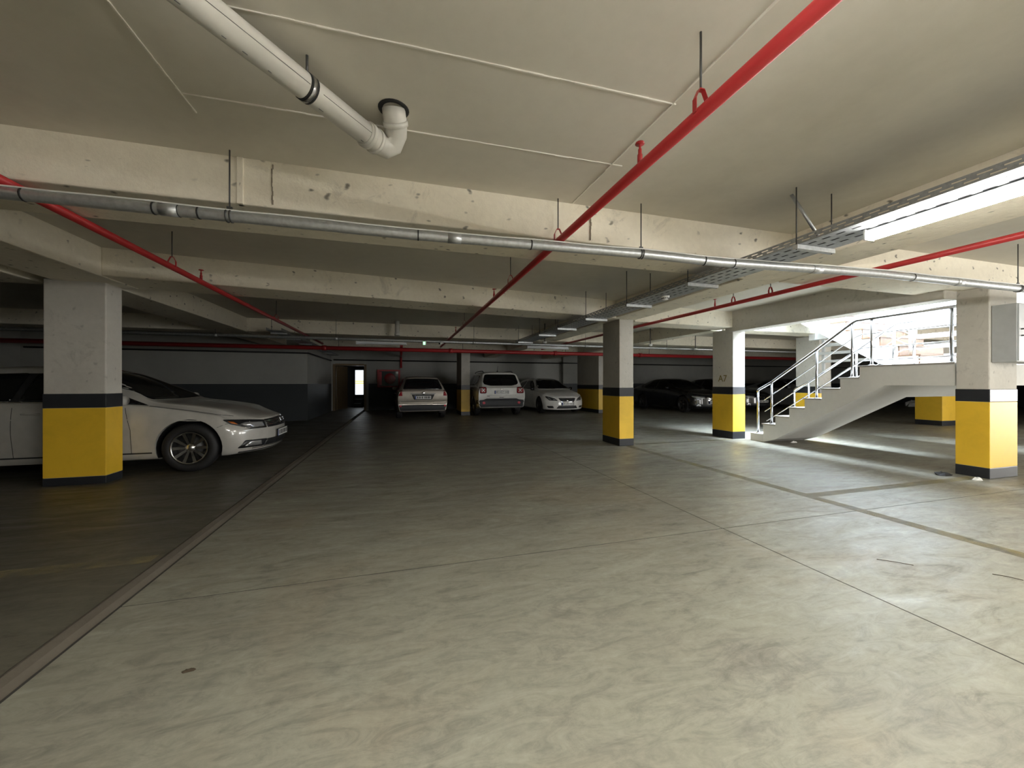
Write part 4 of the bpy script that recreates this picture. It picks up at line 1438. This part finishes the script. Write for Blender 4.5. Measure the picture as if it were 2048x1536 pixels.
# ---- white compact off-roader seen from the rear
offroad = dict(
    L=4.236, paint='carwhite', wheel_r=0.345, track=1.56, front_axle=0.80, wheelbase=2.57, spokes=5, rim_r=0.22, arch=0.40, tyre_w=0.225,
    top=[(0, .88), (.12, .95), (.6, 1.04), (1.0, 1.09), (1.14, 1.13), (1.45, 1.38), (1.72, 1.58), (2.1, 1.645), (3.0, 1.66), (3.8, 1.635), (3.93, 1.60), (4.02, 1.38), (4.10, 1.16), (4.18, 1.10), (4.236, 1.04)],
    belt=[(0, .86), (.6, 1.0), (1.2, 1.06), (2.6, 1.08), (3.6, 1.10), (4.236, 1.02)],
    hw=[(0, .80), (.3, .88), (1.0, .90), (3.2, .90), (3.9, .89), (4.236, .86)],
    rw=[(1.2, .70), (2.0, .64), (3.3, .635), (3.95, .63), (4.236, .72)],
    bot=[(0, .26), (.4, .24), (3.6, .25), (4.236, .34)],
    fx=[(.2, .05), (.5, 0), (1.0, .05)], rx=[(.3, -.06), (.42, .02), (.60, .03), (.66, -.01), (1.0, -.03), (1.1, -.04)], bowf=.18, bowr=-0.10,
    mirror=(1.42, 1.10), mirror_mat='trimblack', handles=[(2.30, .96), (3.12, .98)], plates=[('rear', .885, '48 AEZ 048', None)],
    skins=[
        ('rear_window', 'rear', [(-.62, 1.17), (-.40, 1.12), (.40, 1.12), (.62, 1.17), (.66, 1.25), (.575, 1.535), (-.575, 1.535), (-.66, 1.25)], 'glass', dict(lift=.005, rounded=.07)),
        ('front_door_window', 'side', [(1.44, 1.12), (2.38, 1.13), (2.36, 1.54), (1.82, 1.53)], 'glass', dict(lift=.003, rounded=.04)),
        ('rear_door_window', 'side', [(2.46, 1.13), (3.24, 1.14), (3.24, 1.53), (2.44, 1.54)], 'glass', dict(lift=.003, rounded=.04)),
        ('quarter_window', 'side', [(3.34, 1.15), (3.72, 1.22), (3.70, 1.48), (3.34, 1.52)], 'glass', dict(lift=.003, rounded=.05)),
        ('windscreen', 'front', [(-.70, 1.15), (.70, 1.15), (.60, 1.57), (-.60, 1.57)], 'glass', dict(lift=.003, rounded=.05)),
        ('bumper_cladding', 'rear', [(-.86, .35), (.86, .35), (.88, .60), (.66, .62), (.56, .66), (-.56, .66), (-.66, .62), (-.88, .60)], 'cladding', dict(lift=.008)),
        ('sill_cladding', 'side', [(1.20, .27), (2.98, .27), (2.98, .42), (1.20, .42)], 'cladding', dict(lift=.006)),
        ('tailgate_badge', 'rear', [(-.06, .985), (.06, .985), (.06, 1.015), (-.06, 1.015)], 'chrome', dict(lift=.008, step=.03)),
        ('model_lettering', 'rear', [(.44, .735), (.54, .735), (.54, .752), (.44, .752)], 'darkmetal', dict(lift=.008, step=.03)),
        ('tailgate_lettering', 'rear', [(-.08, .695), (.08, .695), (.08, .715), (-.08, .715)], 'darkmetal', dict(lift=.008, step=.03)),
    ],
    mirrored=[
        ('tail_lamp', 'rear', [(.575, .86), (.80, .86), (.80, 1.06), (.575, 1.06)], 'redlens', dict(lift=.010, rounded=.04, step=.04)),
        ('tail_lamp_frame', 'rear', [(.56, .845), (.815, .845), (.815, 1.075), (.56, 1.075)], 'trimblack', dict(lift=.006, rounded=.05, step=.04)),
        ('rear_reflector', 'rear', [(.60, .46), (.71, .46), (.71, .545), (.60, .545)], 'pinklens', dict(lift=.014, rounded=.05, step=.03)),
        ('headlamp', 'front', [(.46, .74), (.72, .74), (.72, .92), (.46, .92)], 'lens', dict(lift=.004, rounded=.08)),
    ],
    lines=[
        ('lamp_cross', 'rear', [(-.745, .90), (-.63, 1.02)], 'plate', dict(width=.022, lift=.016)),
        ('lamp_cross', 'rear', [(-.745, 1.02), (-.63, .90)], 'plate', dict(width=.022, lift=.016)),
        ('lamp_cross', 'rear', [(.745, .90), (.63, 1.02)], 'plate', dict(width=.022, lift=.016)),
        ('lamp_cross', 'rear', [(.745, 1.02), (.63, .90)], 'plate', dict(width=.022, lift=.016)),
        ('tailgate_seam', 'rear', [(-.55, .78), (.55, .78)], 'trimblack', dict(width=.008)),
        ('door_seam', 'side', [(2.42, .42), (2.42, 1.10)], 'trimblack', dict(width=.006)),
    ])
oroot, ocs = make_car('white_off_roader', offroad, (3.58, 13.55 + 2.118, 0), PI / 2 - 0.02, 'white compact off-roader with black lower bumper seen from behind')
for sg in (1, -1):
    pts = []
    for s_ in (1.75, 1.95, 2.4, 3.0, 3.5, 3.72):
        p, n_ = ocs.hit('top', s_, sg * 0.56)
        pts.append(p + Vector((0, 0, 0.0 if s_ in (1.75, 3.72) else 0.05)))
    MB().tube(pts, 0.016, 8).build('roof_rail', 'trimblack', oroot)
p, n_ = ocs.hit('top', 3.55, 0.0)
MB().tube([p, p + Vector((-0.10, 0, 0.22))], [0.008, 0.004], 6).build('aerial', 'rubber', oroot)
MB().lathe([(0.03, 0.0), (0.025, 0.03), (0.0, 0.045)], p, (0, 0, 1), 10).build('aerial_base', 'rubber', oroot)

# ---- white hatchback facing the viewer
hatch = dict(
    L=4.263, paint='carwhite', wheel_r=0.320, track=1.54, front_axle=0.86, wheelbase=2.631, spokes=5, rim_r=0.225, arch=0.37, tyre_w=0.22, rim='darkmetal',
    top=[(0, .68), (.12, .73), (.5, .83), (.9, .905), (1.12, .945), (1.22, .98), (1.6, 1.20), (1.95, 1.37), (2.3, 1.43), (2.9, 1.44), (3.6, 1.38), (3.95, 1.22), (4.15, 1.02), (4.263, .95)],
    belt=[(0, .58), (.2, .66), (.5, .74), (1.2, .88), (2.4, .93), (3.5, .98), (4.263, .92)],
    hw=[(0, .79), (.2, .86), (.6, .895), (2.4, .905), (3.6, .89), (4.263, .80)],
    rw=[(1.2, .64), (2.1, .555), (3.2, .54), (4.263, .62)],
    bot=[(0, .17), (.4, .16), (3.5, .17), (4.263, .28)],
    fx=[(.12, .10), (.20, .02), (.34, .0), (.50, .01), (.62, .05), (.72, .11), (.8, .16)], rx=[(.2, -.06), (.5, 0), (.95, -.05)], bowf=.30,
    mirror=(1.52, .93), mirror_mat='carblack', handles=[(2.45, .82)], plates=[('front', .40, '34 UD 1356', None)], badges=[('front', .545, .05)],
    skins=[
        ('windscreen', 'front', [(-.72, .985), (0, .975), (.72, .985), (.53, 1.335), (0, 1.39), (-.53, 1.335)], 'glass', dict(lift=.008, rounded=.05)),
        ('front_door_window', 'side', [(1.52, .955), (2.72, .985), (2.70, 1.33), (2.25, 1.335), (1.95, 1.22)], 'glass', dict(lift=.003, rounded=.04)),
        ('rear_door_window', 'side', [(2.80, .99), (3.45, 1.03), (3.40, 1.24), (2.80, 1.325)], 'glass', dict(lift=.003, rounded=.05)),
        ('black_roof', 'top', [(1.80, -.50), (3.5, -.48), (3.5, .48), (1.80, .50)], 'carblack', dict(lift=.003, rounded=.08, step=.10)),
        ('rear_window', 'rear', [(-.55, 1.05), (.55, 1.05), (.46, 1.3), (-.46, 1.3)], 'glass', dict(lift=.003, rounded=.05)),
        ('grille', 'front', [(-.27, .475), (.27, .475), (.37, .615), (-.37, .615)], 'trimblack', dict(lift=.005, rounded=.02)),
        ('lower_intake', 'front', [(-.46, .215), (.46, .215), (.38, .325), (-.38, .325)], 'trimblack', dict(lift=.005, rounded=.02)),
    ],
    mirrored=[
        ('headlamp', 'front', [(.40, .515), (.70, .535), (.80, .665), (.765, .695), (.50, .610)], 'trimblack', dict(lift=.006, rounded=.01, step=.04)),
        ('headlamp_reflector', 'front', [(.47, .545), (.56, .550), (.58, .585), (.50, .585)], 'lens', dict(lift=.012, rounded=.02, step=.03)),
        ('headlamp_reflector', 'front', [(.62, .560), (.69, .570), (.745, .640), (.70, .645)], 'lens', dict(lift=.012, rounded=.02, step=.03)),
        ('side_intake', 'front', [(.54, .235), (.73, .235), (.78, .315), (.58, .315)], 'trimblack', dict(lift=.005, rounded=.02, step=.04)),
        ('tail_lamp', 'rear', [(.40, .78), (.76, .80), (.76, .92), (.42, .90)], 'redlens', dict(lift=.005, rounded=.02)),
    ],
    lines=[
        ('grille_frame', 'front', [(-.27, .475), (.27, .475), (.37, .615), (-.37, .615), (-.27, .475)], 'chrome', dict(width=.012, lift=.009)),
        ('bonnet_seam', 'front', [(-.70, .70), (-.40, .655), (0, .65), (.40, .655), (.70, .70)], 'trimblack', dict(width=.006)),
        ('door_seam', 'side', [(1.46, .26), (1.46, .60), (1.52, .92)], 'trimblack', dict(width=.006)),
        ('door_seam', 'side', [(2.76, .26), (2.76, .97)], 'trimblack', dict(width=.006)),
    ])
make_car('white_hatchback', hatch, (6.22, 13.95 + 2.13, 0), -PI / 2 + 0.06, 'white hatchback facing the viewer between off-roader and pier')

# ---- dark saloons and a grey one further along the back row
dark = dict(
    L=4.65, paint='carblack', wheel_r=0.335, track=1.57, front_axle=0.80, wheelbase=2.81, spokes=5, twin=True, rim_r=0.235, arch=0.385, tyre_w=0.22, rim='darkmetal',
    top=[(0, .72), (.10, .76), (.5, .85), (1.0, .94), (1.35, .99), (1.5, 1.07), (1.9, 1.28), (2.25, 1.40), (2.6, 1.435), (3.1, 1.42), (3.6, 1.32), (4.05, 1.13), (4.3, 1.07), (4.65, 1.0)],
    belt=[(0, .62), (.3, .72), (.9, .84), (1.4, .92), (3.0, .96), (4.2, .99), (4.65, .93)],
    hw=[(0, .78), (.2, .85), (.6, .89), (2.4, .905), (3.7, .90), (4.65, .80)],
    rw=[(1.3, .66), (2.2, .56), (3.2, .55), (4.65, .62)],
    bot=[(0, .20), (.4, .17), (4.0, .19), (4.65, .30)],
    fx=[(.15, .08), (.3, .0), (.6, .01), (.75, .08)], rx=[(.2, -.08), (.5, 0), (1.0, -.06)], bowf=.26,
    mirror=(1.75, .965), handles=[(2.55, .83), (3.45, .85)], plates=[('front', .44, None, 9)],
    skins=[
        ('windscreen', 'front', [(-.70, 1.03), (.70, 1.03), (.55, 1.37), (-.55, 1.37)], 'glass', dict(lift=.004, rounded=.05)),
        ('front_door_window', 'side', [(1.80, .975), (2.65, .985), (2.65, 1.33), (2.35, 1.33), (2.05, 1.19)], 'glass', dict(lift=.003, rounded=.04)),
        ('rear_door_window', 'side', [(2.74, .987), (3.5, 1.0), (3.62, 1.10), (3.3, 1.27), (2.74, 1.33)], 'glass', dict(lift=.003, rounded=.04)),
        ('rear_window', 'rear', [(-.58, 1.10), (.58, 1.10), (.48, 1.33), (-.48, 1.33)], 'glass', dict(lift=.003, rounded=.05)),
        ('lower_intake', 'front', [(-.70, .24), (.70, .24), (.60, .36), (-.60, .36)], 'trimblack', dict(lift=.004, rounded=.02)),
    ],
    mirrored=[
        ('grille', 'front', [(.03, .56), (.30, .56), (.32, .66), (.05, .67)], 'chrome', dict(lift=.006, rounded=.03, step=.04)),
        ('headlamp', 'front', [(.40, .575), (.68, .59), (.80, .66), (.78, .70), (.42, .665)], 'lens', dict(lift=.006, rounded=.015, step=.04)),
        ('fog_lamp', 'front', [(.55, .27), (.72, .28), (.68, .37), (.58, .37)], 'lens', dict(lift=.008, rounded=.02, step=.04)),
        ('tail_lamp', 'rear', [(.45, .80), (.78, .82), (.78, .95), (.45, .93)], 'redlens', dict(lift=.005, rounded=.02)),
    ],
    lines=[
        ('door_seam', 'side', [(1.58, .26), (1.60, .94)], 'trimblack', dict(width=.006)),
        ('door_seam', 'side', [(2.70, .26), (2.70, .97)], 'trimblack', dict(width=.006)),
    ])
d1_root, d1_cs = make_car('black_saloon', dark, (12.15, 12.55 + 2.325, 0), -PI / 2 - 0.02, 'black saloon parked between the centre and the marked column')


def dup_car(src, loc, heading, label, name, paint=None):
    c = copy_tree(src)
    c.name = name
    c.location = loc
    c.rotation_euler = (0, 0, heading)
    c['label'] = label
    if paint:
        for ch in list(c.children):
            if ch.name.split('.')[0] in ('body', 'door_mirror', 'door_handle'):
                ch.data = ch.data.copy()
                ch.data.materials.clear()
                ch.data.materials.append(M[paint])
    return c


dup_car(d1_root, (14.75, 12.7 + 2.325, 0), -PI / 2 + 0.02, 'black saloon mostly hidden behind the marked column', 'black_saloon')
dup_car(d1_root, (18.6, 12.1 + 2.325, 0), -PI / 2 - 0.03, 'grey saloon seen through the stair railing', 'grey_saloon', 'cargrey')

# ================================================================== SCRAPS ON THE FLOOR


def scrap(name, x, y, r, h, mat, label, cat, n=9, seed=1):
    rnd = random.Random(seed)
    vs, fs = [], []
    for ring, (k, z) in enumerate(((1.0, 0.001), (0.8, h * 0.7), (0.35, h))):
        for i in range(n):
            a = 2 * PI * i / n
            q = r * k * rnd.uniform(0.7, 1.15)
            vs.append((q * math.cos(a) * 1.6, q * math.sin(a) * 0.8, z * rnd.uniform(0.6, 1.3) if ring else 0.001))
    for ring in range(2):
        for i in range(n):
            a, b = ring * n + i, ring * n + (i + 1) % n
            fs.append((a, b, b + n, a + n))
    fs.append(tuple(range(2 * n, 3 * n)))
    fs.append(tuple(range(n))[::-1])
    o = MB().add(vs, fs).build(name, mat)
    o.location = (x, y, 0)
    return tag(o, label, cat)


scrap('crumpled_paper', 6.98, 3.02, 0.05, 0.03, 'paper', 'crumpled white paper at the foot of the cabinet column', 'paper', seed=3)
scrap('rubber_scrap', 6.93, 3.32, 0.09, 0.035, 'rubber', 'dark rubber scrap beside the cabinet column', 'scrap', seed=4)
scrap('crumpled_paper', 7.72, 5.95, 0.05, 0.03, 'paper', 'crumpled white paper under the stairs', 'paper', seed=5)
scrap('white_sack', 25.8, 13.5, 0.40, 0.26, 'paper', 'white sack on the floor far beyond the stairs, first from the stairs', 'sack', seed=6)
scrap('white_sack', 27.9, 13.6, 0.34, 0.24, 'paper', 'white sack on the floor far beyond the stairs, beside the shaded column', 'sack', seed=8)
scrap('flat_leaf', -0.86, 1.95, 0.018, 0.006, 'twig', 'dry leaf on the floor near the left joint', 'leaf', seed=9)
scrap('flat_leaf', 2.99, 1.02, 0.02, 0.006, 'twig', 'dark dry leaf on the floor by the long floor joint', 'leaf', seed=10)
tag(MB().tube([(3.16, 1.85, 0.004), (3.23, 1.78, 0.006), (3.29, 1.72, 0.004)], 0.0022, 6).build('dry_twig', 'twig'), 'thin dry twig on the floor below the lit lamp', 'twig')
tag(MB().tube([(3.62, 1.50, 0.004), (3.66, 1.45, 0.006), (3.69, 1.40, 0.004)], 0.0022, 6).build('dry_twig', 'twig'), 'short dry twig on the floor near the worn yellow line', 'twig')
